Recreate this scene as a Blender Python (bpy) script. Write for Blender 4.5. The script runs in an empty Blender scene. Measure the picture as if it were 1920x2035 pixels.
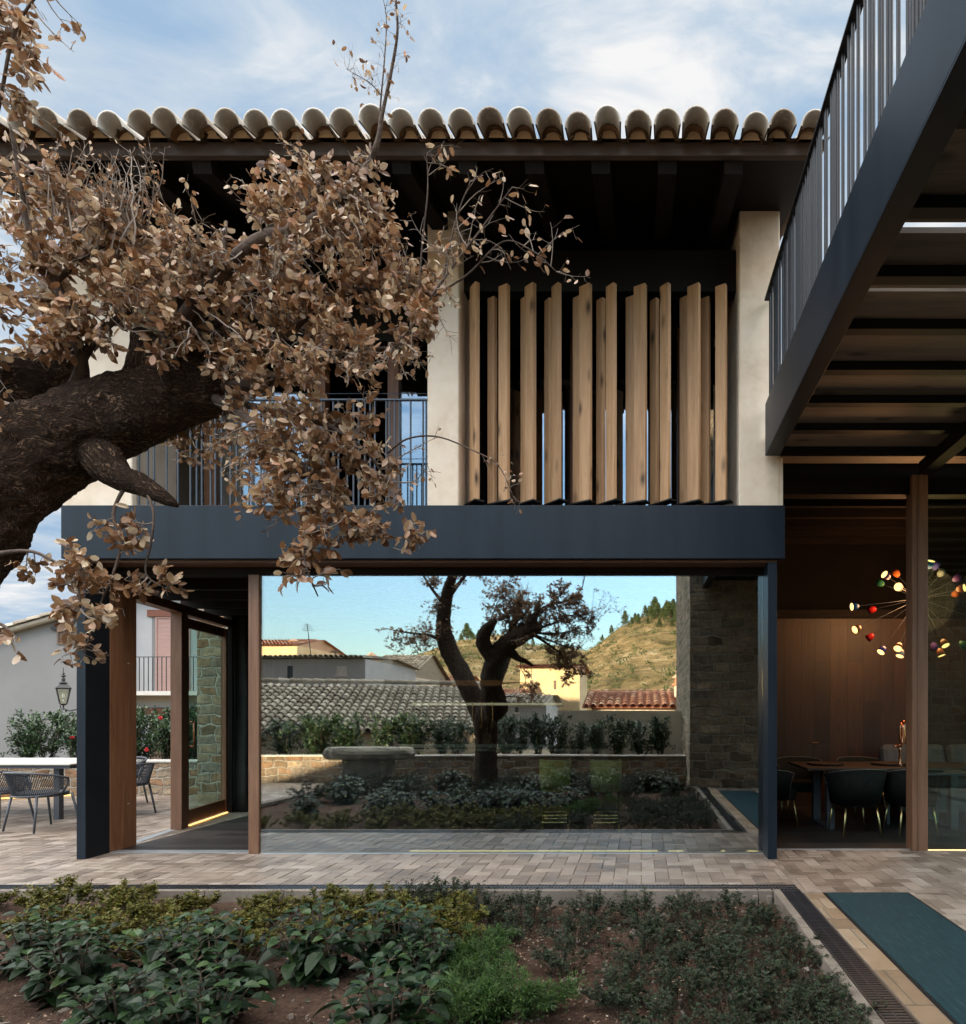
import bpy, math, random
from mathutils import Vector, Matrix, Euler, noise
R = math.radians
rnd = random.Random(7)
sc = bpy.context.scene
col = sc.collection

# ------------------------------------------------------------------ camera
EYE = 1.404
F = 1280.0                      # focal length in photograph pixels (24 mm lens on a 36 mm back)
cam = bpy.data.cameras.new("camera")
co = bpy.data.objects.new("camera", cam); col.objects.link(co)
cam.sensor_fit = 'HORIZONTAL'; cam.sensor_width = 36.0; cam.lens = 24.0
cam.shift_x = -315.0/1920.0; cam.shift_y = 397.5/1920.0
cam.clip_start = 0.05; cam.clip_end = 3000
co.location = (0, 0, EYE); co.rotation_euler = (R(90), 0, 0)
sc.camera = co

# ------------------------------------------------------------------ sky, sun, exposure
SUN_EL, SUN_AZ = 8.0, -34.0    # azimuth from +Y towards +X (minus = left behind the house)
w = bpy.data.worlds.new("World"); sc.world = w; w.use_nodes = True
nt = w.node_tree; nt.nodes.clear()
N = lambda t, **k: _node(nt, t, **k)
def _node(tree, t, **k):
    n = tree.nodes.new(t)
    for a, b in k.items(): setattr(n, a, b)
    return n
wo = N('ShaderNodeOutputWorld'); bg = N('ShaderNodeBackground'); bg.inputs[1].default_value = 0.15
sky = N('ShaderNodeTexSky', sky_type='NISHITA'); sky.sun_disc = False
sky.sun_elevation = R(SUN_EL); sky.sun_rotation = R(SUN_AZ); sky.altitude = 600
sky.dust_density = 1.0; sky.ozone_density = 1.6
tc = N('ShaderNodeTexCoord'); sep = N('ShaderNodeSeparateXYZ')
nt.links.new(tc.outputs['Generated'], sep.inputs[0])
def wm(op, a, b=None, c=None, clamp=False):
    n = N('ShaderNodeMath', operation=op); n.use_clamp = clamp
    for i, v in enumerate((a, b, c)):
        if v is None: continue
        if isinstance(v, (int, float)): n.inputs[i].default_value = v
        else: nt.links.new(v, n.inputs[i])
    return n.outputs[0]
zz = wm('ADD', wm('MAXIMUM', sep.outputs[2], 0.0), 0.16)
cx, cy = wm('DIVIDE', sep.outputs[0], zz), wm('DIVIDE', sep.outputs[1], zz)
cmb = N('ShaderNodeCombineXYZ'); nt.links.new(cx, cmb.inputs[0]); nt.links.new(cy, cmb.inputs[1])
n1 = N('ShaderNodeTexNoise'); n1.inputs['Scale'].default_value = 4.4; n1.inputs['Detail'].default_value = 8; n1.inputs['Roughness'].default_value = 0.6
n1.inputs['Distortion'].default_value = 0.5
n2 = N('ShaderNodeTexNoise'); n2.inputs['Scale'].default_value = 2.0; n2.inputs['Detail'].default_value = 3
mp = N('ShaderNodeMapping'); mp.inputs['Location'].default_value = (3.1, 1.7, 0); mp.inputs['Rotation'].default_value = (0, 0, R(35)); mp.inputs['Scale'].default_value = (0.8, 1.25, 1)
nt.links.new(cmb.outputs[0], mp.inputs[0]); nt.links.new(mp.outputs[0], n1.inputs[0]); nt.links.new(cmb.outputs[0], n2.inputs[0])
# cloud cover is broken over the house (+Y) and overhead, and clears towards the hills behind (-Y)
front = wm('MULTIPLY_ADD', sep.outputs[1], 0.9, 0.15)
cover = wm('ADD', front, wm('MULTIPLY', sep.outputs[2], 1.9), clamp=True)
cl = N('ShaderNodeValToRGB'); cl.color_ramp.elements[0].position = 0.33; cl.color_ramp.elements[1].position = 0.62
nt.links.new(n1.outputs[0], cl.inputs[0])
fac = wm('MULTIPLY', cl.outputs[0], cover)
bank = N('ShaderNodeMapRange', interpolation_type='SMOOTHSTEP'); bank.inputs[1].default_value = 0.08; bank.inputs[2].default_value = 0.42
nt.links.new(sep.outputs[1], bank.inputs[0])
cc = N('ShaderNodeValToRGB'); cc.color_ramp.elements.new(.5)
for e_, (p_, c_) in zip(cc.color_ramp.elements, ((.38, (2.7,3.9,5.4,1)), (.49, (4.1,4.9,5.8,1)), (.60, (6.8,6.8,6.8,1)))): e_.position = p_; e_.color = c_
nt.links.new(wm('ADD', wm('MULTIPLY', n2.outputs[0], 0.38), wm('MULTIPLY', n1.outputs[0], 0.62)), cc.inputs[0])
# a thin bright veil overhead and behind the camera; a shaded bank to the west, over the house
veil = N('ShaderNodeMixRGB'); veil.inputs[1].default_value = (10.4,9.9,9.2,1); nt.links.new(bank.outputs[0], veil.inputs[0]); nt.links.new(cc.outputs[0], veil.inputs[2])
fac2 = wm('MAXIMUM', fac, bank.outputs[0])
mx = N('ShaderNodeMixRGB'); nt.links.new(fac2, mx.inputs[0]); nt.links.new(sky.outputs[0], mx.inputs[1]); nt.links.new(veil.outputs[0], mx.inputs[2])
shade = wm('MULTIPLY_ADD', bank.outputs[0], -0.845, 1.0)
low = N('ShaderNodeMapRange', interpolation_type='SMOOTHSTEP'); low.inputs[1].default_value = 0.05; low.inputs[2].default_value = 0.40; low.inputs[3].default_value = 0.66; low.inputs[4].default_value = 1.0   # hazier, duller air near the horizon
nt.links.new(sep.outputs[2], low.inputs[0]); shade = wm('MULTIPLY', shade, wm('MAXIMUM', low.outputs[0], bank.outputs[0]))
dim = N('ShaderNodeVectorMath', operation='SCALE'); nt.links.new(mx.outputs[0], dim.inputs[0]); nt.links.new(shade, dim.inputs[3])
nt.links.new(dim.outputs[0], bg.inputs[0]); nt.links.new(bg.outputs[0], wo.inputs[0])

sl = bpy.data.lights.new("sun", 'SUN'); so = bpy.data.objects.new("sun", sl); col.objects.link(so)
sl.energy = 3.9; sl.angle = R(0.5); sl.color = (1.0, 0.78, 0.52)
sd = Vector((math.sin(R(SUN_AZ))*math.cos(R(SUN_EL)), math.cos(R(SUN_AZ))*math.cos(R(SUN_EL)), math.sin(R(SUN_EL))))
so.rotation_euler = sd.to_track_quat('Z', 'Y').to_euler()
so.location = (0, 0, 30)

sc.view_settings.view_transform = 'Standard'; sc.view_settings.look = 'None'
sc.view_settings.exposure = 2.55; sc.view_settings.gamma = 1.0
sc.render.engine = 'CYCLES'
sc.cycles.use_denoising = True
sc.cycles.max_bounces = 8; sc.cycles.transparent_max_bounces = 24
sc.cycles.glossy_bounces = 4; sc.cycles.caustics_reflective = False; sc.cycles.caustics_refractive = False
sc.cycles.sample_clamp_indirect = 6

# ------------------------------------------------------------------ helpers
def at(u, v, Y):                # photograph pixel at distance Y -> point
    return Vector(((u-1275.0)*Y/F, Y, EYE-(v-1415.0)*Y/F))

class MB:
    def __init__(s): s.v = []; s.f = []; s.uv = None
    def add(s, vs, fs):
        b = len(s.v); s.v.extend([tuple(p) for p in vs]); s.f.extend([tuple(i+b for i in f) for f in fs])
    def box(s, x0, y0, z0, x1, y1, z1):
        x0, x1 = min(x0, x1), max(x0, x1); y0, y1 = min(y0, y1), max(y0, y1); z0, z1 = min(z0, z1), max(z0, z1)
        s.add([(x0,y0,z0),(x1,y0,z0),(x1,y1,z0),(x0,y1,z0),(x0,y0,z1),(x1,y0,z1),(x1,y1,z1),(x0,y1,z1)],
              [(0,3,2,1),(4,5,6,7),(0,1,5,4),(1,2,6,5),(2,3,7,6),(3,0,4,7)])
    def obox(s, c, d, rz=0.0, m=None):
        m = m or Matrix.Rotation(rz, 4, 'Z'); h = [q/2 for q in d]; c = Vector(c)
        vs = [c + m @ Vector((sx*h[0], sy*h[1], sz*h[2])) for sz in (-1,1) for sx, sy in ((-1,-1),(1,-1),(1,1),(-1,1))]
        s.add(vs, [(0,3,2,1),(4,5,6,7),(0,1,5,4),(1,2,6,5),(2,3,7,6),(3,0,4,7)])
    def bar(s, a, b, wd, dp, up=(0,0,1)):           # rectangular bar from a to b
        a, b = Vector(a), Vector(b); t = (b-a).normalized(); u = Vector(up)
        if abs(t.dot(u)) > .95: u = Vector((0,1,0))
        x = t.cross(u).normalized(); y = x.cross(t)
        vs = [p + x*(sx*wd/2) + y*(sy*dp/2) for p in (a, b) for sx, sy in ((-1,-1),(1,-1),(1,1),(-1,1))]
        s.add(vs, [(0,3,2,1),(4,5,6,7),(0,1,5,4),(1,2,6,5),(2,3,7,6),(3,0,4,7)])
    def tube(s, pts, rads, n=8, cap=True, wob=0.0, seed=0):
        pts = [Vector(p) for p in pts]
        if isinstance(rads, (int, float)): rads = [rads]*len(pts)
        b = len(s.v); x = None; m = len(pts)
        for i, p in enumerate(pts):
            t = (pts[min(i+1, m-1)] - pts[max(i-1, 0)])
            t = t.normalized() if t.length > 1e-9 else Vector((0,0,1))
            if x is None:
                x = t.cross(Vector((0,0,1)) if abs(t.z) < .9 else Vector((1,0,0))).normalized()
            else:
                x = (x - t*x.dot(t)).normalized()
            y = t.cross(x)
            for k in range(n):
                a = 2*math.pi*k/n; r = rads[i]
                if wob:
                    q = p + (x*math.cos(a)+y*math.sin(a))*r
                    r *= 1 + wob*noise.noise(q*(1.2/max(rads[i],.01))*.35 + Vector((seed,0,0))) + .4*wob*noise.noise(q*(4/max(rads[i],.01))*.35)
                q = p + (x*math.cos(a)+y*math.sin(a))*r
                s.v.append(tuple(q))
        for i in range(m-1):
            for k in range(n):
                k2 = (k+1) % n
                s.f.append((b+i*n+k, b+i*n+k2, b+(i+1)*n+k2, b+(i+1)*n+k))
        if cap and n > 2:
            s.f.append(tuple(b+k for k in reversed(range(n)))); s.f.append(tuple(b+(m-1)*n+k for k in range(n)))
    def lathe(s, prof, c=(0,0,0), n=20, axis=None):
        c = Vector(c); b = len(s.v)
        q = Vector((0,0,1)).rotation_difference(Vector(axis).normalized()) if axis else None
        for r, z in prof:
            for k in range(n):
                a = 2*math.pi*k/n; p = Vector((r*math.cos(a), r*math.sin(a), z))
                if q: p = q @ p
                s.v.append(tuple(c+p))
        for i in range(len(prof)-1):
            for k in range(n):
                k2 = (k+1) % n; s.f.append((b+i*n+k, b+i*n+k2, b+(i+1)*n+k2, b+(i+1)*n+k))
    def poly(s, pts, z0, z1):                        # vertical prism over a ground outline
        n = len(pts); s.add([(x,y,z0) for x,y in pts]+[(x,y,z1) for x,y in pts],
            [tuple(reversed(range(n))), tuple(range(n,2*n))]+[(i,(i+1)%n,n+(i+1)%n,n+i) for i in range(n)])
    def quad(s, a, b, c, d): s.add([a,b,c,d], [(0,1,2,3)])
    def build(s, name, m, parent=None, smooth=False, bevel=0.0):
        me = bpy.data.meshes.new(name)
        off = Vector((0,0,0)); p = parent
        while p: off += p.location; p = p.parent
        vs = s.v if off.length == 0 else [(v[0]-off.x, v[1]-off.y, v[2]-off.z) for v in s.v]
        me.from_pydata(vs, [], s.f); me.materials.append(m)
        if s.uv:
            ul = me.uv_layers.new(name="UVMap")
            for lp in me.loops: ul.data[lp.index].uv = s.uv[lp.vertex_index]
        if smooth:
            me.polygons.foreach_set('use_smooth', [True]*len(me.polygons))
        me.update()
        o = bpy.data.objects.new(name, me); col.objects.link(o)
        if parent: o.parent = parent
        if bevel:
            bv = o.modifiers.new('bevel', 'BEVEL'); bv.width = bevel; bv.segments = 2; bv.limit_method = 'ANGLE'
        return o

def tag(o, label=None, cat=None, group=None, kind=None):
    if label: o['label'] = label
    if cat: o['category'] = cat
    if group: o['group'] = group
    if kind: o['kind'] = kind
    return o
def thing(name, label, cat, loc=(0,0,0), group=None):
    o = bpy.data.objects.new(name, None); col.objects.link(o); o.location = loc; o.empty_display_size = .1
    return tag(o, label, cat, group)
def dup(root, loc=None, rz=None, label=None, scale=None):
    r = root.copy(); col.objects.link(r)
    if loc is not None: r.location = loc
    if rz is not None: r.rotation_euler = (0, 0, rz)
    if scale is not None: r.scale = scale
    if label: r['label'] = label
    for ch in list(root.children):
        c = ch.copy(); col.objects.link(c); c.parent = r
        for g in list(ch.children):
            d = g.copy(); col.objects.link(d); d.parent = c
    return r

# ------------------------------------------------------------------ materials
class MT:
    def __init__(s, name):
        s.m = bpy.data.materials.new(name); s.m.use_nodes = True; s.t = s.m.node_tree
        s.p = s.t.nodes['Principled BSDF']; s.out = s.t.nodes['Material Output']
    def n(s, t, **k): return _node(s.t, t, **k)
    def l(s, a, b): s.t.links.new(a, b)
    def val(s, n, i, v):
        if hasattr(v, 'node'): s.l(v, n.inputs[i])
        else: n.inputs[i].default_value = v
    def coord(s, kind='Object', scale=(1,1,1), rot=(0,0,0), loc=(0,0,0)):
        t = s.n('ShaderNodeTexCoord'); m = s.n('ShaderNodeMapping'); m.inputs['Scale'].default_value = scale
        m.inputs['Rotation'].default_value = rot; m.inputs['Location'].default_value = loc
        s.l(t.outputs[kind], m.inputs[0]); return m.outputs[0]
    def noise(s, co, scale=5, detail=4, rough=.55, dist=0):
        n = s.n('ShaderNodeTexNoise'); s.l(co, n.inputs[0]); n.inputs['Scale'].default_value = scale
        n.inputs['Detail'].default_value = detail; n.inputs['Roughness'].default_value = rough; n.inputs['Distortion'].default_value = dist
        return n.outputs[0]
    def voro(s, co, scale=5, feature='F1', out=0, rnd_=1.0):
        n = s.n('ShaderNodeTexVoronoi', feature=feature); s.l(co, n.inputs[0]); n.inputs['Scale'].default_value = scale
        n.inputs['Randomness'].default_value = rnd_
        return n.outputs[out]
    def ramp(s, f, stops):
        n = s.n('ShaderNodeValToRGB'); e = n.color_ramp.elements
        while len(e) < len(stops): e.new(.5)
        for i, (p, c) in enumerate(stops):
            e[i].position = p; e[i].color = tuple(c)+(1,) if len(c) == 3 else c
        s.l(f, n.inputs[0]); return n.outputs[0]
    def math(s, op, a, b=0.5, clamp=False):
        n = s.n('ShaderNodeMath', operation=op); n.use_clamp = clamp; s.val(n, 0, a); s.val(n, 1, b); return n.outputs[0]
    def mix(s, f, a, b, mode='MIX'):
        n = s.n('ShaderNodeMixRGB', blend_type=mode)
        for i, v in enumerate((f, a, b)):
            if hasattr(v, 'node'): s.l(v, n.inputs[i])
            else: n.inputs[i].default_value = v if i == 0 else (tuple(v)+(1,) if len(v) == 3 else v)
        return n.outputs[0]
    def island(s): return s.n('ShaderNodeNewGeometry').outputs['Random Per Island']
    def objrand(s): return s.n('ShaderNodeObjectInfo').outputs['Random']
    def bump(s, h, strength=.3, dist=.01, nrm=None):
        n = s.n('ShaderNodeBump'); n.inputs['Strength'].default_value = strength; n.inputs['Distance'].default_value = dist
        s.l(h, n.inputs['Height'])
        if nrm: s.l(nrm, n.inputs['Normal'])
        s.l(n.outputs[0], s.p.inputs['Normal']); return n.outputs[0]
    def base(s, c, rough=.6, metal=0.0, spec=.5):
        s.val(s.p, 'Base Color', tuple(c)+(1,) if isinstance(c, (tuple, list)) else c)
        s.val(s.p, 'Roughness', rough); s.val(s.p, 'Metallic', metal); s.p.inputs['Specular IOR Level'].default_value = spec
        return s

def simple(name, c1, c2, scale=6, rough=.6, bump=0.15, bscale=60, metal=0.0, stretch=(1,1,1), bdist=.004, spec=.5):
    m = MT(name); c = m.coord(scale=stretch)
    f = m.noise(c, scale, 5); m.base(m.ramp(f, [(.3, c1), (.7, c2)]), rough, metal, spec)
    if bump: m.bump(m.noise(c, bscale, 4), bump, bdist)
    return m.m
def wood(name, c1, c2, axis=2, rough=.55, knots=False, scale=1.0, dark=None, rndamt=.25, island=False, spec=.4):
    m = MT(name); st = [14*scale]*3; st[axis] = .9*scale
    t = m.n('ShaderNodeTexCoord'); add = m.n('ShaderNodeVectorMath', operation='ADD')
    rv = m.island() if island else m.objrand()
    sc_ = m.math('MULTIPLY', rv, 37.0)
    cmb = m.n('ShaderNodeCombineXYZ'); m.l(sc_, cmb.inputs[0]); m.l(sc_, cmb.inputs[1]); m.l(sc_, cmb.inputs[2])
    m.l(t.outputs['Object'], add.inputs[0]); m.l(cmb.outputs[0], add.inputs[1])
    mp = m.n('ShaderNodeMapping'); mp.inputs['Scale'].default_value = st; m.l(add.outputs[0], mp.inputs[0])
    g = m.noise(mp.outputs[0], 1.6, 6, .62, .6)
    fine = m.noise(mp.outputs[0], 9, 3, .6)
    f = m.math('ADD', m.math('MULTIPLY', g, .75), m.math('MULTIPLY', fine, .25))
    colr = m.ramp(f, [(.32, c1), (.68, c2)])
    rr = m.ramp(rv, [(0, (1-rndamt,)*3), (1, (1+rndamt*.4,)*3)])
    colr = m.mix(1.0, colr, rr, 'MULTIPLY')
    if knots:
        kst = [6.5]*3; kst[axis] = 2.6
        mp2 = m.n('ShaderNodeMapping'); mp2.inputs['Scale'].default_value = kst; m.l(add.outputs[0], mp2.inputs[0])
        v = m.voro(mp2.outputs[0], .85)
        k = m.ramp(v, [(.05, (1,1,1)), (.13, (.5,.5,.5)), (.24, (0,0,0))])
        colr = m.mix(k, colr, dark or (c1[0]*.25, c1[1]*.2, c1[2]*.15))
    m.base(colr, rough, 0, spec); m.bump(f, .12, .004)
    return m.m
def leaf_mat(name, stops, rough=.45, trans=.25, spec=.4):
    m = MT(name); f = m.island(); c = m.ramp(f, stops)
    n = m.noise(m.coord(scale=(1,1,1)), 3, 2)
    c = m.mix(1.0, c, m.ramp(n, [(.3, (.78,.78,.78)), (.7, (1.15,1.15,1.15))]), 'MULTIPLY')
    m.base(c, rough, 0, spec)
    tr = m.n('ShaderNodeBsdfTranslucent'); m.l(c, tr.inputs[0]); mxs = m.n('ShaderNodeMixShader'); mxs.inputs[0].default_value = trans
    m.l(m.p.outputs[0], mxs.inputs[1]); m.l(tr.outputs[0], mxs.inputs[2]); m.l(mxs.outputs[0], m.out.inputs[0])
    return m.m
def emit(name, c, s):
    m = MT(name); m.p.inputs['Base Color'].default_value = (0,0,0,1)
    m.p.inputs['Emission Color'].default_value = tuple(c)+(1,); m.p.inputs['Emission Strength'].default_value = s
    return m.m
def glassm(name, refl, tint, add=.6, wave=0.0):
    m = MT(name); m.t.nodes.remove(m.p)
    tr = m.n('ShaderNodeBsdfTransparent'); tr.inputs[0].default_value = tuple(tint)+(1,)
    gl = m.n('ShaderNodeBsdfGlossy'); gl.inputs['Roughness'].default_value = 0.0; gl.inputs[0].default_value = (.95,.98,1,1)
    if wave:
        nb_ = m.n('ShaderNodeBump'); nb_.inputs['Strength'].default_value = 1.0; nb_.inputs['Distance'].default_value = wave; m.l(m.noise(m.coord(), 1.1, 1, .4), nb_.inputs['Height']); m.l(nb_.outputs[0], gl.inputs['Normal'])
    fr = m.n('ShaderNodeLayerWeight'); fr.inputs[0].default_value = .35
    f = m.math('ADD', m.math('MULTIPLY', fr.outputs['Fresnel'], add), refl, clamp=True)
    mx_ = m.n('ShaderNodeMixShader'); m.l(f, mx_.inputs[0]); m.l(tr.outputs[0], mx_.inputs[1]); m.l(gl.outputs[0], mx_.inputs[2])
    m.l(mx_.outputs[0], m.out.inputs[0]); return m.m

def stone_wall_mat(name, cols, row=.155, mortar=(.34,.30,.25), bumpd=.04):
    """coursed rubble: irregular rows of roughly squared stones with recessed joints"""
    m = MT(name); t = m.n('ShaderNodeTexCoord'); sp = m.n('ShaderNodeSeparateXYZ'); m.l(t.outputs['Object'], sp.inputs[0])
    cm = m.n('ShaderNodeCombineXYZ'); m.l(m.math('ADD', sp.outputs[0], sp.outputs[1]), cm.inputs[0]); m.l(sp.outputs[2], cm.inputs[1])
    nz = m.n('ShaderNodeTexNoise'); m.l(cm.outputs[0], nz.inputs[0]); nz.inputs['Scale'].default_value = 4.2; nz.inputs['Detail'].default_value = 3
    c1 = m.n('ShaderNodeVectorMath', operation='SUBTRACT'); m.l(nz.outputs[1], c1.inputs[0]); c1.inputs[1].default_value = (.5,.5,.5)
    c2 = m.n('ShaderNodeVectorMath', operation='SCALE'); m.l(c1.outputs[0], c2.inputs[0]); c2.inputs[3].default_value = .16
    c3 = m.n('ShaderNodeVectorMath', operation='ADD'); m.l(cm.outputs[0], c3.inputs[0]); m.l(c2.outputs[0], c3.inputs[1])
    b = m.n('ShaderNodeTexBrick'); b.offset = .37; b.offset_frequency = 2; b.squash = 1.5; b.squash_frequency = 3
    m.l(c3.outputs[0], b.inputs[0]); b.inputs['Scale'].default_value = 1.0; b.inputs['Brick Width'].default_value = row*1.75; b.inputs['Row Height'].default_value = row
    b.inputs['Mortar Size'].default_value = row*.12; b.inputs['Mortar Smooth'].default_value = .55; b.inputs['Bias'].default_value = 0
    b.inputs['Color1'].default_value = (0,0,0,1); b.inputs['Color2'].default_value = (1,1,1,1); b.inputs['Mortar'].default_value = (.5,.5,.5,1)
    cs = m.ramp(b.outputs[0], [(i/(len(cols)-1), q) for i, q in enumerate(cols)])
    fine = m.noise(m.coord(), 13, 7, .68); big = m.noise(m.coord(), 2.2, 3)
    cs = m.mix(1.0, cs, m.ramp(fine, [(.28, (.55,.54,.53)), (.72, (1.35,1.3,1.24))]), 'MULTIPLY')
    cs = m.mix(1.0, cs, m.ramp(big, [(.35, (.8,.78,.76)), (.65, (1.12,1.1,1.06))]), 'MULTIPLY')
    m.base(m.mix(b.outputs[1], cs, mortar), .92, 0, .15)
    h = m.math('SUBTRACT', m.math('MULTIPLY', fine, .9), b.outputs[1])
    m.bump(h, 1.0, bumpd); return m.m

M = {}
M['steel'] = simple('dark_blue_steel', (.0065,.0110,.018), (.012,.0185,.028), 2.6, .42, .04, 120, stretch=(2.2,2.2,.35), spec=.22)
M['steel_black'] = simple('black_steel', (.007,.0075,.009), (.010,.011,.013), 3, .55, .03, 200, spec=.2)
M['rail_dark'] = simple('balcony_bar_steel', (.012,.016,.022), (.018,.023,.031), 3, .5, 0, spec=.25)
M['rail'] = simple('railing_steel', (.035,.048,.066), (.045,.060,.080), 3, .45, 0)
def plaster():
    m = MT('cream_plaster'); c = m.coord()
    f = m.noise(c, 1.6, 6, .6, .4); g = m.noise(c, 9, 5, .6)
    cc_ = m.ramp(m.math('ADD', m.math('MULTIPLY', f, .7), m.math('MULTIPLY', g, .3)), [(.33, (.55,.435,.325)), (.5, (.69,.58,.46)), (.68, (.76,.665,.555))])
    m.base(cc_, .9, 0, .15); m.bump(m.noise(c, 22, 5), .2, .006); return m.m
M['plaster'] = plaster()
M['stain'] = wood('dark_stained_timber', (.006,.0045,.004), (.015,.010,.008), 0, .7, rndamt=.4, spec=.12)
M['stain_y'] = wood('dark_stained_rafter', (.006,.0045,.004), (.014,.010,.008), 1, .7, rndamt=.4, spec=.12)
M['fascia'] = wood('brown_fascia_timber', (.040,.026,.020), (.085,.058,.044), 0, .65)
M['pine'] = wood('pine_louver_board', (.36,.20,.098), (.58,.36,.195), 2, .6, True, dark=(.05,.026,.013), rndamt=.3)
M['frame'] = wood('walnut_frame', (.105,.042,.019), (.22,.10,.05), 2, .45, rndamt=.1)
M['frame_l'] = wood('light_walnut_post', (.125,.060,.032), (.225,.118,.069), 2, .5, rndamt=.1)
M['frame_x'] = wood('walnut_frame_rail', (.085,.036,.018), (.17,.08,.04), 0, .5)
M['darkwood'] = wood('dark_floor_board', (.020,.017,.016), (.050,.043,.039), 0, .45, rndamt=.4, island=True)
M['panel'] = wood('oak_wall_panel', (.024,.0105,.005), (.060,.027,.013), 2, .5, True, dark=(.03,.015,.008), rndamt=.4, island=True)
M['deck'] = wood('deck_board', (.092,.072,.058), (.18,.145,.118), 0, .6, True, dark=(.03,.02,.015), rndamt=.5, island=True)
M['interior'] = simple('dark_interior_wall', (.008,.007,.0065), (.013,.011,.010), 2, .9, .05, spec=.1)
M['cabinet'] = simple('black_cabinet', (.010,.010,.011), (.016,.015,.016), 2, .35, 0)
M['glass'] = glassm('coated_glass', .27, (.80,.85,.83), .35, .0006)
M['glass_in'] = glassm('inner_glass', .045, (.88,.90,.88), .2, .0008)
M['glass_up'] = glassm('coated_upper_glass', .22, (.5,.55,.58), .4)
M['glass_clear'] = glassm('green_tinted_glass', .05, (.74,.88,.84), .3)
M['glass_lamp'] = glassm('lantern_glass', .08, (.9,.9,.8), .3)
M['led'] = emit('warm_strip_light', (1.0,.55,.16), .5)
M['led_w'] = emit('pale_strip_light', (1.0,.78,.36), .34)
M['alu'] = simple('pale_threshold', (.45,.48,.50), (.55,.58,.6), 4, .35, 0, metal=.6)
M['white'] = simple('white_plastic', (.75,.76,.78), (.8,.8,.82), 4, .4, 0)
M['copper'] = simple('polished_copper', (.60,.24,.13), (.75,.34,.20), 4, .18, 0, metal=1.0)
M['brass'] = simple('brass', (.62,.47,.22), (.72,.56,.28), 4, .28, 0, metal=1.0)
M['chrome'] = simple('brushed_steel', (.55,.55,.53), (.7,.7,.68), 8, .25, 0, metal=1.0)
M['velvet'] = simple('black_velvet', (.007,.008,.0075), (.014,.016,.0145), 20, .8, .1, 200, spec=.12)
M['velvet_p'] = simple('grey_piping', (.10,.11,.10), (.14,.15,.14), 20, .7, 0)
M['green_fab'] = simple('green_velvet', (.40,.48,.10), (.56,.64,.19), 7, .8, .1, 200)
M['sofa'] = simple('slate_sofa_fabric', (.055,.062,.072), (.085,.095,.108), 30, .9, .15, 300)
M['grey_metal'] = simple('grey_powder_coat', (.055,.060,.072), (.070,.075,.088), 4, .45, 0)
M['rope'] = simple('charcoal_rope', (.030,.033,.040), (.055,.058,.068), 60, .85, .3, 300)
M['tabletop'] = simple('pale_stone_top', (.58,.53,.45), (.66,.61,.53), 5, .4, 0)
M['tray'] = simple('brown_tray', (.030,.017,.012), (.045,.026,.018), 5, .45, 0)
M['curtain'] = simple('charcoal_curtain', (.022,.019,.017), (.032,.028,.025), 6, .95, .1, 300)
M['concrete'] = simple('concrete_kerb', (.13,.108,.088), (.23,.195,.16), 4, .9, .4, 50, bdist=.006)
M['grate'] = simple('black_iron_grate', (.012,.014,.018), (.020,.022,.028), 10, .4, .1, 120)
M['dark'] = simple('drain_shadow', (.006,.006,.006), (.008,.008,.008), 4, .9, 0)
def skyl():
    m = MT('walk_on_glass'); c = m.coord(); f = m.noise(m.coord(scale=(9,1.4,1)), 5, 6, .6, .5)
    m.base(m.ramp(f, [(.3, (.008,.027,.035)), (.6, (.014,.042,.052)), (.8, (.05,.095,.10))]), .55, 0, .12); return m.m
M['skylight'] = skyl()
def tilem(name, stops, rough=.85):
    m = MT(name); c = m.coord(); f = m.noise(c, 7, 6, .6); r_ = m.island()
    cc_ = m.ramp(m.math('ADD', m.math('MULTIPLY', r_, .6), m.math('MULTIPLY', f, .4)), stops)
    l_ = m.noise(c, 26, 4, .6)
    cc_ = m.mix(m.ramp(l_, [(.55, (0,0,0)), (.75, (.6,.6,.6))]), cc_, tuple(min(1, q*1.25) for q in stops[-1][1]))
    m.base(cc_, rough, 0, .2); m.bump(m.noise(c, 40, 5), .3, .006); return m.m
M['tile'] = tilem('lichen_grey_tile', [(.25, (.30,.25,.20)), (.45, (.42,.37,.31)), (.6, (.47,.43,.375)), (.8, (.56,.53,.48))])
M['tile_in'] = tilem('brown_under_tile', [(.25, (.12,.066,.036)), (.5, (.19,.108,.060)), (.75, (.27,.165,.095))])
M['tile_chan'] = tilem('gap_shade_channel_tile', [(.25, (.05,.032,.022)), (.5, (.08,.052,.035)), (.75, (.12,.08,.055))])  # channel tiles coloured dark to stand in for shade in the gaps
M['tile_old'] = tilem('old_grey_tile', [(.25, (.20,.165,.125)), (.5, (.29,.25,.19)), (.75, (.40,.35,.28))])
M['tile_red'] = tilem('red_clay_tile', [(.25, (.36,.14,.08)), (.5, (.46,.21,.12)), (.75, (.55,.36,.24))])
M['mortar'] = simple('cream_mortar', (.56,.42,.27), (.68,.54,.38), 6, .9, .3, 60)
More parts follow.
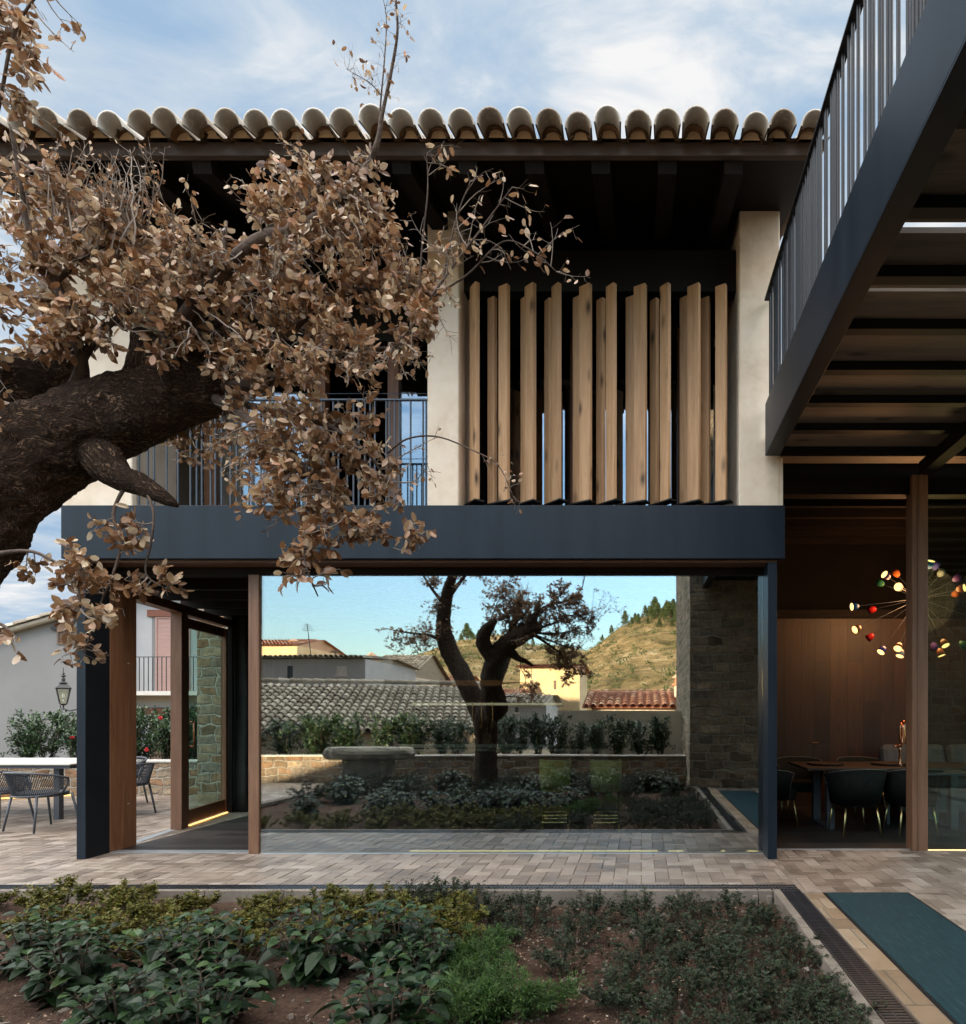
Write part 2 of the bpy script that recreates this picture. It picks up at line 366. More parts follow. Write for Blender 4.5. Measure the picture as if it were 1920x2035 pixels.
def brickm(name, stops):
    m = MT(name); c = m.coord(); r_ = m.island(); f = m.noise(c, 5, 6, .65)
    g = m.noise(m.coord(scale=(1,1,1)), .55, 3)
    cc_ = m.ramp(m.math('ADD', m.math('MULTIPLY', r_, .45), m.math('MULTIPLY', f, .55)), stops)
    cc_ = m.mix(1.0, cc_, m.ramp(g, [(.35, (1.0,.92,.885)), (.65, (1.0,1.0,1.0))]), 'MULTIPLY')
    stn = m.noise(c, 1.7, 7, .7); cc_ = m.mix(1.0, cc_, m.ramp(stn, [(.34, (.62,.60,.57)), (.5, (1,1,1)), (.72, (1.14,1.13,1.12))]), 'MULTIPLY')
    m.base(cc_, m.ramp(f, [(.3, (.38,.38,.38)), (.7, (.62,.62,.62))]), 0, .45); m.bump(m.noise(c, 38, 5, .6), .35, .006); return m.m
M['brick'] = brickm('clay_paver', [(.25, (.135,.108,.086)), (.45, (.215,.178,.145)), (.6, (.255,.216,.178)), (.78, (.345,.305,.262))])
M['slab'] = brickm('stone_slab', [(.25, (.15,.112,.074)), (.5, (.235,.18,.12)), (.75, (.33,.275,.20))])
M['joint'] = simple('sand_joint', (.10,.085,.07), (.16,.135,.11), 20, .95, .3, 100)
def soilm():
    m = MT('red_brown_soil'); c = m.coord(); f = m.noise(c, 5, 8, .7); g = m.noise(c, 45, 6, .7)
    cc_ = m.ramp(f, [(.3, (.050,.032,.024)), (.55, (.095,.060,.044)), (.75, (.15,.10,.075))])
    m.base(m.mix(1.0, cc_, m.ramp(g, [(.3, (.55,.55,.55)), (.7, (1.25,1.25,1.25))]), 'MULTIPLY'), .95, 0, .1)
    m.bump(m.math('ADD', g, f), .8, .03); return m.m
M['soil'] = soilm()
M['ground'] = simple('dry_ground', (.12,.09,.055), (.2,.15,.09), 1.5, .95, .4, 8, bdist=.05)
def barkm():
    m = MT('oak_bark'); c = m.coord('UV', scale=(1,1,1))
    nz = m.n('ShaderNodeTexNoise'); m.l(c, nz.inputs[0]); nz.inputs['Scale'].default_value = 11; nz.inputs['Detail'].default_value = 6
    c2 = m.mix(.09, c, nz.outputs[1])
    mp_ = m.n('ShaderNodeMapping'); mp_.inputs['Scale'].default_value = (230, 78, 1); m.l(c2, mp_.inputs[0])
    d = m.voro(mp_.outputs[0], 1.0, 'DISTANCE_TO_EDGE')
    mp2 = m.n('ShaderNodeMapping'); mp2.inputs['Scale'].default_value = (80, 24, 1); m.l(c2, mp2.inputs[0])
    rg = m.math('ABSOLUTE', m.math('SUBTRACT', m.noise(mp2.outputs[0], 1.0, 7, .66), .5))
    f = m.noise(m.coord(), 7, 6, .65); fn = m.noise(m.coord(), 75, 5, .65)
    cc_ = m.ramp(m.math('ADD', m.math('MULTIPLY', f, .5), m.math('MULTIPLY', fn, .5)), [(.36, (.11,.064,.042)), (.52, (.25,.155,.10)), (.68, (.48,.35,.255))])
    red = m.noise(m.coord(), 2.3, 3)
    cc_ = m.mix(m.ramp(red, [(.5, (0,0,0)), (.68, (.5,.5,.5))]), cc_, (.105,.046,.026))
    cr = m.math('MULTIPLY', m.ramp(d, [(.0, (0,0,0)), (.22, (1,1,1))]), m.ramp(rg, [(.0, (.1,.1,.1)), (.09, (1,1,1))]))
    cc_ = m.mix(cr, (.030,.018,.013), cc_)
    m.base(cc_, .9, 0, .15)
    m.bump(m.math('ADD', cr, m.math('MULTIPLY', fn, .7)), .95, .03); return m.m
M['bark'] = barkm()
M['twig'] = simple('grey_twig', (.16,.125,.10), (.32,.27,.225), 12, .85, .2, 150)
M['limb'] = simple('dark_limb_bark', (.030,.019,.014), (.115,.078,.058), 9, .9, .9, 45, bdist=.01)
M['cut'] = simple('orange_cut_wood', (.30,.10,.04), (.40,.17,.07), 20, .8, .3, 150)
M['oakleaf'] = leaf_mat('dry_oak_leaf', [(0, (.12,.055,.026)), (.25, (.26,.130,.060)), (.5, (.37,.210,.108)), (.72, (.52,.365,.215)), (.88, (.66,.54,.38)), (1, (.52,.25,.135))], .36, .3, .6)
M['azalea'] = leaf_mat('azalea_leaf', [(0, (.065,.060,.010)), (.4, (.085,.090,.018)), (.75, (.165,.165,.030)), (1, (.14,.075,.02))], .5, .2, .25)
M['hydr'] = leaf_mat('hydrangea_leaf', [(0, (.008,.019,.008)), (.5, (.015,.036,.012)), (.85, (.026,.058,.018)), (1, (.055,.10,.026))], .42, .12, .3)
M['darkleaf'] = leaf_mat('dark_shrub_leaf', [(0, (.010,.017,.010)), (.45, (.021,.036,.017)), (.8, (.036,.058,.026)), (1, (.050,.034,.024))], .5, .12, .25)
M['juniper'] = leaf_mat('juniper_frond', [(0, (.020,.055,.012)), (.5, (.045,.105,.020)), (1, (.085,.15,.030))], .6, .2)
M['camellia'] = leaf_mat('camellia_leaf', [(0, (.013,.036,.013)), (.6, (.032,.074,.022)), (.9, (.07,.125,.035)), (1, (.10,.15,.045))], .32, .15, .6)
M['pineleaf'] = leaf_mat('pine_needles', [(0, (.035,.060,.020)), (.6, (.065,.095,.03)), (1, (.11,.13,.04))], .8, .1)
M['litter'] = leaf_mat('leaf_litter', [(0, (.12,.07,.045)), (.5, (.24,.155,.10)), (.85, (.36,.27,.19)), (1, (.50,.42,.33))], .8, .1)
M['stem'] = simple('brown_stem', (.06,.04,.025), (.10,.07,.045), 12, .85, .2, 150)
M['flower'] = simple('red_petal', (.50,.020,.03), (.62,.05,.06), 8, .5, 0)
M['wall_white'] = simple('white_render', (.36,.352,.345), (.42,.412,.405), 1.2, .9, .2, 30)
M['wall_grey'] = simple('pale_grey_render', (.18,.174,.168), (.21,.203,.196), 1.0, .9, .2, 30)
M['wall_cream'] = simple('cream_render', (.58,.49,.36), (.68,.59,.46), 1.0, .9, .2, 30)
M['wall_yellow'] = simple('yellow_render', (.66,.48,.26), (.74,.57,.34), 1.0, .9, .2, 30)
M['lintel'] = wood('red_brown_lintel', (.16,.052,.030), (.27,.10,.06), 0, .6)
M['shutter'] = wood('pink_brown_shutter', (.34,.20,.17), (.44,.28,.24), 0, .6)
M['shutter_b'] = wood('brown_shutter', (.10,.062,.042), (.17,.11,.075), 2, .6)
M['pane'] = simple('dark_window_pane', (.035,.045,.055), (.05,.06,.075), 2, .1, 0)
M['iron'] = simple('black_iron', (.012,.012,.013), (.020,.020,.022), 5, .5, 0)
M['bulb'] = emit('unlit_bulb', (1,.9,.7), .0)
M['stone'] = stone_wall_mat('warm_stone_wall', [(.20,.145,.095), (.36,.27,.18), (.27,.235,.20), (.44,.35,.25), (.30,.18,.11), (.38,.30,.21)], .15, (.42,.37,.30))
M['stone_t'] = stone_wall_mat('grey_stone_tower', [(.15,.125,.10), (.34,.285,.22), (.22,.20,.17), (.42,.345,.25), (.27,.225,.17)], .17, (.36,.32,.26), .08)
M['coping'] = simple('pale_coping', (.52,.48,.42), (.62,.58,.52), 6, .85, .2, 50)
M['rock_slab'] = simple('rough_stone', (.17,.15,.12), (.33,.295,.24), 5, .95, .9, 18, bdist=.03)

# ================================================================== GROUND
YG = 6.39                       # glass plane
def herring(mb, rects, W=.118, gap=.004, z=0.0, seed=3, tilt=.0022):
    L = 2*W; r_ = random.Random(seed)
    def brick(x0, y0, x1, y1, R_):
        x0, y0, x1, y1 = max(x0, R_[0]), max(y0, R_[1]), min(x1, R_[2]), min(y1, R_[3])
        if x1-x0 < .025 or y1-y0 < .025: return
        g = gap/2+r_.random()*.0015; x0 += g; y0 += g; x1 -= g; y1 -= g; c = .004
        h = [z + r_.uniform(-1, 1)*tilt for _ in range(4)]; b0 = z-.02
        P = [(x0,y0),(x1,y0),(x1,y1),(x0,y1)]; Q = [(x0+c,y0+c),(x1-c,y0+c),(x1-c,y1-c),(x0+c,y1-c)]
        vs = [(p[0],p[1],b0) for p in P]+[(p[0],p[1],h[i]-.003) for i, p in enumerate(P)]+[(q[0],q[1],h[i]) for i, q in enumerate(Q)]
        fs = [(8,9,10,11)]
        for i in range(4):
            j = (i+1) % 4; fs += [(i,j,4+j,4+i),(4+i,4+j,8+j,8+i)]
        mb.add(vs, fs)
    for R_ in rects:
        # lattice a=(1,1), b=(2,-2) in units of W
        u0, u1 = int(R_[0]/W)-4, int(R_[2]/W)+4; v0, v1 = int(R_[1]/W)-4, int(R_[3]/W)+4
        for i in range((u0+v0)//2-2, (u1+v1)//2+3):
            for j in range((u0-v1)//4-2, (u1-v0)//4+3):
                ox, oy = (i+2*j)*W, (i-2*j)*W
                if ox < R_[0]-.5 or ox > R_[2]+.5 or oy < R_[1]-.6 or oy > R_[3]+.5: continue
                brick(ox, oy, ox+L, oy+W, R_); brick(ox, oy+W, ox+W, oy+W+L, R_)
BED_X0, BED_X1, BED_Y0, BED_Y1 = -5.9, 1.03, -.45, 5.045
mb = MB()
herring(mb, [(-13.5, 5.245, -5.35, 10.9), (-5.35, 5.245, 1.245, 6.42), (1.245, 5.02, 5.0, 6.56), (2.08, .47, 5.0, 5.02)])
tag(mb.build('paving', M['brick']), kind='structure')
mb = MB(); herring(mb, [(-13.5, -.45, -6.02, 5.245)], W=.13, seed=9)
tag(mb.build('terrace_paving', M['brick']), kind='structure')
mb = MB(); r_ = random.Random(5); y = .47     # strip of larger slabs between drain and walk-on glass
while y < 5.0:
    h = r_.uniform(.16, .42); y2 = min(y+h, 5.0)
    xs = [1.262, 1.41] if r_.random() < .6 else [1.262, 1.30+r_.random()*.06, 1.41]
    for a, b in zip(xs, xs[1:]):
        z = r_.uniform(-.002, .002); c = .006; x0, x1, y0_, y1_ = a+.004, b-.004, y+.004, y2-.004
        P = [(x0,y0_),(x1,y0_),(x1,y1_),(x0,y1_)]; Q = [(x0+c,y0_+c),(x1-c,y0_+c),(x1-c,y1_-c),(x0+c,y1_-c)]
        mb.add([(p[0],p[1],-.02) for p in P]+[(p[0],p[1],z-.004) for p in P]+[(q[0],q[1],z) for q in Q],
               [(8,9,10,11)]+[f for i in range(4) for f in ((i,(i+1)%4,4+(i+1)%4,4+i),(4+i,4+(i+1)%4,8+(i+1)%4,8+i))])
    y = y2
tag(mb.build('border_slabs', M['slab']), kind='structure')
mb = MB()
mb.poly([(-13.5,5.05),(5,5.05),(5,6.6),(-5.2,6.6),(-5.9,10.9),(-13.5,10.9)], -.06, -.006)
mb.poly([(1.04,.45),(5,.45),(5,5.05),(1.04,5.05)], -.06, -.006)
mb.poly([(-13.5,-.46),(-5.92,-.46),(-5.92,5.05),(-13.5,5.05)], -.06, -.006)
tag(mb.build('mortar_bed', M['joint']), kind='structure')
# soil: undulating sheet a little below the paving
mb = MB(); nx, ny = 90, 72
for j in range(ny+1):
    for i in range(nx+1):
        x = BED_X0+(BED_X1-BED_X0)*i/nx; y = BED_Y0+(BED_Y1-BED_Y0)*j/ny
        z = -.10+.05*noise.noise((x*.9,y*.9,0))+.035*noise.noise((x*3,y*3,4))+.018*noise.noise((x*9,y*9,8))
        e = min(1, max(0, (4.7-y)/1.4))*min(1, max(0, (.8-x)/1.2)); mb.v.append((x, y, z+.05*e))
for j in range(ny):
    for i in range(nx):
        a = j*(nx+1)+i; mb.f.append((a,a+1,a+nx+2,a+nx+1))
SOIL = mb
tag(mb.build('soil', M['soil'], smooth=True), kind='structure')
def soil_z(x, y):
    i = min(nx, max(0, round((x-BED_X0)/(BED_X1-BED_X0)*nx))); j = min(ny, max(0, round((y-BED_Y0)/(BED_Y1-BED_Y0)*ny)))
    return SOIL.v[j*(nx+1)+i][2]
mb = MB(); n_ = 90; 
def hill_profile(u):
    P = [(-900,1340),(100,1335),(400,1330),(765,1322),(850,1302),(925,1280),(1000,1272),(1060,1286),(1100,1284),(1165,1291),(1190,1276),(1212,1256),(1232,1240),(1262,1226),(1300,1216),(1345,1215),(1390,1221),(1500,1232),(1700,1280),(2400,1330)]
    for (a, b), (c, d) in zip(P, P[1:]):
        if u <= c: return b+(d-b)*max(0, (u-a))/(c-a)
    return P[-1][1]
def hill_z(x, y):
    d = -y-62.0; u = 1275+x*F/160.0
    H = 1.4+(1425-hill_profile(u)+12*max(0, 1-abs(u-980)/260))*160/F
    t = max(0, min(1, d/85.0)); s_ = t**1.25 if t < 1 else 1
    back = max(0, (d-85.0)/160.0)
    z = H*s_*(1-min(1, back)*.75)
    amp = t*(1-.45*t)
    z += amp*(1.6*noise.noise((x*.05,y*.05,1))+.9*noise.noise((x*.14,y*.14,3))+.45*noise.noise((x*.4,y*.4,5)))
    return z-.3
gx = [-600+1200*i/60 for i in range(61)]
mb.add([(-1500,-1500,-.34),(1500,-1500,-.34),(1500,1500,-.34),(-1500,1500,-.34)], [(0,1,2,3)])
tag(mb.build('ground', M['ground']), kind='structure')
mb = MB(); HX, HY = 250, 120
for j in range(HY+1):
    y = -58-(j/HY)**1.35*230
    for i in range(HX+1):
        x = -190+i*300.0/HX; mb.v.append((x, y, hill_z(x, y)))
for j in range(HY):
    for i in range(HX):
        a = j*(HX+1)+i; mb.f.append((a,a+HX+1,a+HX+2,a+1))
def hillm():
    m = MT('dry_hillside'); c = m.coord(); a = m.noise(c, .06, 8, .68); b = m.noise(m.coord(scale=(1,1,2.4)), .35, 8, .72)
    cc_ = m.ramp(m.math('ADD', m.math('MULTIPLY', a, .5), m.math('MULTIPLY', b, .5)), [(.38, (.060,.052,.020)), (.45, (.16,.118,.050)), (.53, (.26,.185,.085)), (.60, (.44,.35,.21))])
    g = m.n('ShaderNodeNewGeometry'); sp = m.n('ShaderNodeSeparateXYZ'); m.l(g.outputs['Normal'], sp.inputs[0])
    st = m.ramp(sp.outputs[2], [(.52, (1,1,1)), (.74, (0,0,0))])
    m.base(m.mix(st, cc_, (.40,.30,.185)), .95, 0, .1); m.bump(b, 1.0, .9); return m.m
M['hill'] = hillm()
tag(mb.build('hillside', M['hill'], smooth=True), kind='structure')

# ---- drain grates, kerb, walk-on glass
def grate(name, label, x0, y0, x1, y1):
    t = thing(name, label, 'drain grate', (x0, y0, 0)); m = MB()
    along = 0 if (x1-x0) > (y1-y0) else 1
    m.box(x0, y0, -.025, x1, y1, -.018); m.build('channel', M['dark'], t)
    g = MB(); e = .012
    if along == 0:
        g.box(x0, y0, -.017, x1, y0+e, .001); g.box(x0, y1-e, -.017, x1, y1, .001)
        n = int((x1-x0)/.028)
        for i in range(n): x = x0+.006+i*.028; g.box(x, y0+e, -.012, x+.012, y1-e, 0)
        g.box(x0, (y0+y1)/2-.006, -.014, x1, (y0+y1)/2+.006, -.002)
    else:
        g.box(x0, y0, -.017, x0+e, y1, .001); g.box(x1-e, y0, -.017, x1, y1, .001)
        n = int((y1-y0)/.028)
        for i in range(n): y = y0+.006+i*.028; g.box(x0+e, y, -.012, x1-e, y+.012, 0)
        g.box((x0+x1)/2-.006, y0, -.014, (x0+x1)/2+.006, y1, -.002)
    g.build('grating', M['grate'], t); return t
grate('drain_grate', 'black slotted drain grate running along the paved path in front of the glass', -9.0, 5.10, 1.25, 5.238)
grate('drain_grate', 'black slotted drain grate running back along the right edge of the bed', 1.10, .46, 1.25, 5.095)
mb = MB(); x = BED_X0
while x < 1.0:
    x2 = min(x+.62, 1.03); mb.box(x, 5.045, -.24, x2-.006, 5.095, .004); mb.box(x2-.05, 5.01, -.24, x2-.012, 5.043, -.03); x = x2
mb.box(1.035, 5.05, -.24, 1.095, 5.095, .003)
y = .47
while y < 5.03:
    y2 = min(y+.62, 5.044); mb.box(1.035, y, -.24, 1.095, y2-.006, .004); y = y2
tag(mb.build('kerb', M['concrete'], bevel=.004), kind='structure')
t = thing('walk_on_glass', 'long teal glass floor panel set flush in the paving at right', 'floor skylight', (1.43, 1.0, 0))
mb = MB(); mb.box(1.43, .95, -.02, 2.06, 2.68, .004); mb.build('pane', M['skylight'], t, bevel=.003)
mb = MB(); mb.box(1.43, 2.69, -.02, 2.06, 4.99, .004); mb.build('pane', M['skylight'], t, bevel=.003)
mb = MB(); mb.box(1.412, .94, -.02, 1.428, 5.01, .001); mb.box(2.062, .94, -.02, 2.078, 5.01, .001); mb.box(1.428, 4.992, -.02, 2.062, 5.01, .001); mb.build('frame', M['steel_black'], t)

# ================================================================== HOUSE
H = thing('house', 'plaster house with dark steel beam, timber louvers and tiled roof around a tall glass front', 'house', (0, 6.15, 0))
YF = 6.15
def part(mb, name, m, par=None, **k): return mb.build(name, m, par or H, **k)
b = MB(); b.box(-5.50, 6.10, 2.858, 1.36, 6.40, 3.363); beam = part(b, 'steel_beam', M['steel'], bevel=.004)
b = MB(); b.box(-5.40, 6.16, 2.835, 1.30, 6.37, 2.857); part(b, 'beam_trim', M['frame_x'])
# columns: flat steel plates on edge, with flange
b = MB(); b.box(-5.385, YF, 0, -5.372, 6.42, 2.834); b.box(-5.385, YF-.012, 0, -5.30, YF, 2.834); part(b, 'steel_column', M['steel'], bevel=.002)
b = MB(); b.box(-5.372, YF, 0, -5.302, 6.42, 2.834); part(b, 'column_lining', M['steel_black'])
b = MB(); b.box(1.206, YF-.012, 0, 1.292, YF, 2.834); b.box(1.206, YF, 0, 1.222, YF+.24, 2.834); b.box(1.222, YF, 0, 1.285, YF+.24, 2.834); part(b, 'steel_column', M['steel'], bevel=.002)
# timber jamb of the doorway (side wall runs back skewed to the left)
b = MB(); b.box(-5.36, 6.422, 0, -5.30, 6.60, 2.79); b.box(-5.372, 6.60, 0, -5.315, 6.78, 2.79); part(b, 'door_jamb', M['frame'], bevel=.004)
for z in (.45, 1.9):
    b = MB(); b.box(-5.316, 6.66, z, -5.311, 6.68, z+.012); part(b, 'strike_plate', M['alu'])
# head over glass
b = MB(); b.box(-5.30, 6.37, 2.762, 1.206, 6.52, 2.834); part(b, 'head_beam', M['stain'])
# mullion, glass, threshold
mx0, mx1 = (493.5-1275)*6.37/F, (514-1275)*6.37/F
b = MB(); b.box(mx0, 6.37, 0, mx1, 6.50, 2.762); part(b, 'mullion', M['frame_l'], bevel=.003)
b = MB(); b.box(mx1+.001, YG, .004, 1.205, YG+.012, 2.761); gp = part(b, 'window_pane', M['glass'])
# the big pane hangs a fraction of a degree out of plumb
b = MB(); b.box(mx1+.001, YG+.030, .004, 1.205, YG+.036, 2.761); gp2 = part(b, 'inner_pane', M['glass_in'])
b = MB(); b.box(mx1, YG-.01, -.004, 1.206, YG+.03, .004); part(b, 'sill', M['alu'])
b = MB(); b.box(-5.33, 6.42, -.004, mx0, 6.53, .006); part(b, 'threshold', M['alu'])
# skewed side wall of the glazed room
A0, A1 = Vector((-5.36, 6.70, 0)), Vector((-5.80, 8.98, 0)); sd_ = (A1-A0).normalized(); sn = Vector((sd_.y, -sd_.x, 0))
def side(s_): return A0 + sd_*s_
Lside = (A1-A0).length
p1 = side(1.07)
b = MB(); b.obox(p1+Vector((0,0,1.3)), (.12, .15, 2.6), math.atan2(sd_.y, sd_.x)-math.pi/2); part(b, 'door_post', M['frame_l'], bevel=.003)
b = MB(); b.obox(side(1.165)+Vector((0.01,0,1.3)), (.03, .022, 2.6), math.atan2(sd_.y, sd_.x)-math.pi/2); part(b, 'seal_strip', M['white'])
b = MB(); q0, q1 = side(-.05), side(1.1)
b.add([q0+Vector((0,0,.003)), q1+Vector((0,0,.003)), q1-sn*.09+Vector((0,0,.003)), q0-sn*.09+Vector((0,0,.003))], [(3,2,1,0)]); part(b, 'threshold', M['alu'])
b = MB(); b.bar(side(-.05)+Vector((0,0,2.64)), side(Lside)+Vector((0,0,2.64)), .14, .10); part(b, 'door_head', M['frame'])
d0, d1 = side(1.20), side(2.28)
door = bpy.data.objects.new('door', None); col.objects.link(door); door.parent = H; door.location = d0 - H.location
b = MB()
b.bar(d0+Vector((0,0,.02)), d0+Vector((0,0,2.56)), .07, .05, up=sd_); b.bar(d1+Vector((0,0,.02)), d1+Vector((0,0,2.56)), .07, .05, up=sd_)
b.bar(d0+sd_*.036+Vector((0,0,.11)), d1-sd_*.036+Vector((0,0,.11)), .05, .17); b.bar(d0+sd_*.036+Vector((0,0,2.50)), d1-sd_*.036+Vector((0,0,2.50)), .05, .12)
b.build('frame', M['frame'], door, bevel=.003)
b = MB(); b.bar(d0+sd_*.04+Vector((0,0,1.318)), d1-sd_*.04+Vector((0,0,1.318)), .010, 2.245); b.build('pane', M['glass_clear'], door)
b = MB(); hp = d0+sd_*.03+sn*.035
b.tube([hp+Vector((0,0,.98)), hp+sn*.05+Vector((0,0,.98)), hp+sn*.055+Vector((0,0,.99)), hp+sn*.055+Vector((0,0,1.27)), hp+sn*.05+Vector((0,0,1.28)), hp+Vector((0,0,1.28))], .011, 8); b.build('handle', M['copper'], door, smooth=True)
b = MB(); b.bar(d0+sd_*.02+sn*.04+Vector((0,0,.012)), d1+sn*.04+Vector((0,0,.012)), .018, .010); part(b, 'light_strip', M['led'])
# fixed dark panel beyond the door, back wall, floor, ceiling of the glazed room
ZC = 2.836
b = MB()
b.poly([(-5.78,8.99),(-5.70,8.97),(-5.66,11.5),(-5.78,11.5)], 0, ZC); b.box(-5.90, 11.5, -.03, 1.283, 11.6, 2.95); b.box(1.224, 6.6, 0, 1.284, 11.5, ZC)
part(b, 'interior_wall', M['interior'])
b = MB(); r_ = random.Random(2); y = 6.52
while y < 11.5:
    x = -5.70-r_.random()*1.5
    while x < 1.2:
        x2 = x+r_.uniform(1.2, 2.2); b.box(max(x,-5.72)+.002, y+.0015, -.03, min(x2,1.2)-.002, y+.158, -.002); x = x2
    y += .16
part(b, 'floor', M['darkwood'])
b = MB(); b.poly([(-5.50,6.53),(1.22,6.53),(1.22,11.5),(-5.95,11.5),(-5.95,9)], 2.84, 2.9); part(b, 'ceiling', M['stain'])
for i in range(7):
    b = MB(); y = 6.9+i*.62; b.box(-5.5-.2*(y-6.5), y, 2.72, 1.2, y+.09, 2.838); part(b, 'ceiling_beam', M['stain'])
b = MB(); b.box(-2.33, 6.47, .002, .16, 6.482, .011); b.box(.27, 6.47, .002, .42, 6.482, .010); b.box(.80, 6.47, .002, .84, 6.482, .010); b.box(1.06, 6.47, .002, 1.17, 6.482, .010); part(b, 'light_strip', M['led_w'])

# ---- upper storey
def pillar(x0, x1, z0=3.363, y1=6.75):
    m = MB(); z1 = 6.30; m.box(x0, YF, z0, x1, y1, z1); return part(m, 'plaster_pillar', M['plaster'], bevel=.012)
PX = lambda u: (u-1275)*YF/F
pillar(PX(849), PX(911)); pillar(PX(118), PX(262)); pillar(PX(1469), PX(1550), 3.0, 7.4)
b = MB(); b.box(PX(1545), YF+.004, 2.95, 1.352, 6.75, 3.83); part(b, 'plaster_return', M['plaster'])
# dark beam over louvers, dark reveal and black ceiling
b = MB(); b.box(PX(911), 6.34, 5.545, PX(1469), 6.48, 5.95); part(b, 'louver_lintel', M['steel_black'])
b = MB(); b.box(PX(911), 6.30, 3.364, PX(1469), 6.34, 3.378); part(b, 'louver_rail', M['steel_black'])
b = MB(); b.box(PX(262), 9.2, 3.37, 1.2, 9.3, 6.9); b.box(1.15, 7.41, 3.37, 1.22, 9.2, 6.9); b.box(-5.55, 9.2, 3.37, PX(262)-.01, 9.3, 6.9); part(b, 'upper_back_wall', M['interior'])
b = MB(); b.box(PX(118), 6.751, 3.0, PX(118)+.16, 9.19, 6.75); part(b, 'plaster_side_wall', M['plaster'])
b = MB(); b.box(-5.38, 6.41, 3.25, 1.2, 9.2, 3.36); part(b, 'upper_floor', M['darkwood'])
# upper glazing behind louvers and behind terrace railing
b = MB(); YU = 7.25
for x0, x1 in ((PX(911)+.02, -.80), (-.68, .40), (.52, 1.12)): b.box(x0, YU, 3.44, x1, YU+.012, 5.62)
for q in range(1): part(b, 'upper_pane', M['glass_up'])
for x in (-.80, .40):
    b = MB(); b.box(x+.001, YU-.05, 3.37, x+.119, YU+.06, 5.7); part(b, 'upper_mullion', M['frame'])
b = MB(); b.box(PX(849)-.1, YU-.04, 5.63, 1.14, YU+.05, 6.3); part(b, 'upper_head', M['steel_black'])
b = MB(); b.box(PX(911), YU-.04, 3.37, 1.14, YU+.05, 3.43); part(b, 'upper_sill', M['steel_black'])
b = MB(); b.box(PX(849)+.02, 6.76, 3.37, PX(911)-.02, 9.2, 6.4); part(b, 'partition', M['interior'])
for x0, x1 in ((-4.6, -3.55), (-2.62, PX(849)+.0)):
    b = MB(); b.box(x0, 7.0, 3.44, x1, 7.012, 5.3); part(b, 'upper_pane', M['glass_up'])
for x in (-4.72, -3.53, -2.74):
    b = MB(); b.box(x, 6.95, 3.37, x+.115, 7.06, 5.4); part(b, 'upper_mullion', M['frame'])
b = MB(); b.box(-4.9, 6.95, 5.41, PX(849)+.015, 7.06, 6.3); part(b, 'upper_head', M['steel_black'])
# louvers: ten pivoted units of two pine boards on a black shoe
lou_a = R(-38)
for i in range(10):
    u = 943+i*53.4; cx_ = PX(u)*6.30/6.15; cy_ = 6.29; z0, z1 = 3.445, 5.485
    L_ = bpy.data.objects.new('louver', None); col.objects.link(L_); L_.parent = H; L_.location = Vector((cx_, cy_, 0))-H.location
    ang = lou_a + R((-12, 9, -2, -9, 6, -5, 10, -8, 3, 8)[i]); d = Vector((math.cos(ang), math.sin(ang), 0)); n = Vector((-d.y, d.x, 0)); odd = i % 2
    c0 = Vector((cx_, cy_, (z0+z1)/2))
    b = MB(); b.obox(c0-d*(.118 if odd else .060)+n*(.006 if odd else .020), (.088 if odd else .105, .045, z1-z0), ang); b.build('board', M['pine'], L_, bevel=.003)
    b = MB(); b.obox(c0+d*(.062 if odd else .066)-n*.026+Vector((0,0,.022)), (.108 if odd else .125, .045, z1-z0+.044), ang); b.build('board', M['pine'], L_, bevel=.003)
    b = MB(); b.obox(Vector((cx_, cy_, z0-.009))-n*.008, (.32 if odd else .275, .10, .014), ang); b.tube([(cx_,cy_,3.379),(cx_,cy_,z0-.010)], .012, 8); b.build('pivot_shoe', M['steel_black'], L_)
    b = MB(); b.tube([(cx_,cy_,z1-.05),(cx_,cy_,5.56)], .010, 8); b.build('pivot_pin', M['steel_black'], L_)
# terrace railing: irregular round bars
b = MB(); x = PX(262)+.03; r_ = random.Random(12)
while x < PX(849)-.02:
    b.tube([(x, 6.20, 3.36),(x, 6.20, 4.40)], .0085, 6, False); x += r_.choice((.045,.05,.06,.085,.11,.12,.03))
rl = part(b, 'railing', M['rail'], smooth=True)
b = MB(); b.box(PX(262), 6.185, 4.40, PX(849), 6.215, 4.415); b.tube([(PX(262),6.2,4.47),(-3.4,6.2,4.466),(-2.6,6.2,4.47),(PX(849),6.2,4.468)], .004, 6); b.build('top_rail', M['rail'], rl)

# ---- roof: eave at Y=5.1, slope 16 degrees, ends at X=1.42
SL = R(16); EY, EZ = 5.10, 5.918
up = Vector((0, math.cos(SL), math.sin(SL))); nr = Vector((0, -math.sin(SL), math.cos(SL)))
def arc_tile(mb, o, U, S, N_, r0, r1, s0, s1, lift0=0, lift1=0, n=8, inv=False, thick=0.0):
    """half round tile: from s0 (radius r0) to s1 (radius r1) up the slope"""
    b_ = len(mb.v); rings = [(s0, r0, lift0), (s1, r1, lift1)]
    if thick: rings = rings + [(s1, r1-thick, lift1), (s0, r0-thick, lift0)]
    for s_, r, lf in rings:
        for k in range(n+1):
            a = math.pi*k/n; q = o + S*s_ + U*(-math.cos(a)*r) + N_*((-1 if inv else 1)*math.sin(a)*r*(1.0 if inv else 1.02) + lf)
            mb.v.append(tuple(q))
    m = len(rings)
    for i in range(m if thick else 1):
        i2 = (i+1) % m
        for k in range(n): mb.f.append((b_+i*(n+1)+k, b_+i*(n+1)+k+1, b_+i2*(n+1)+k+1, b_+i2*(n+1)+k))
U_ = Vector((1,0,0)); PITCH = .2233; roofb, underb, mortb, chanb = MB(), MB(), MB(), MB()
ncol = 32
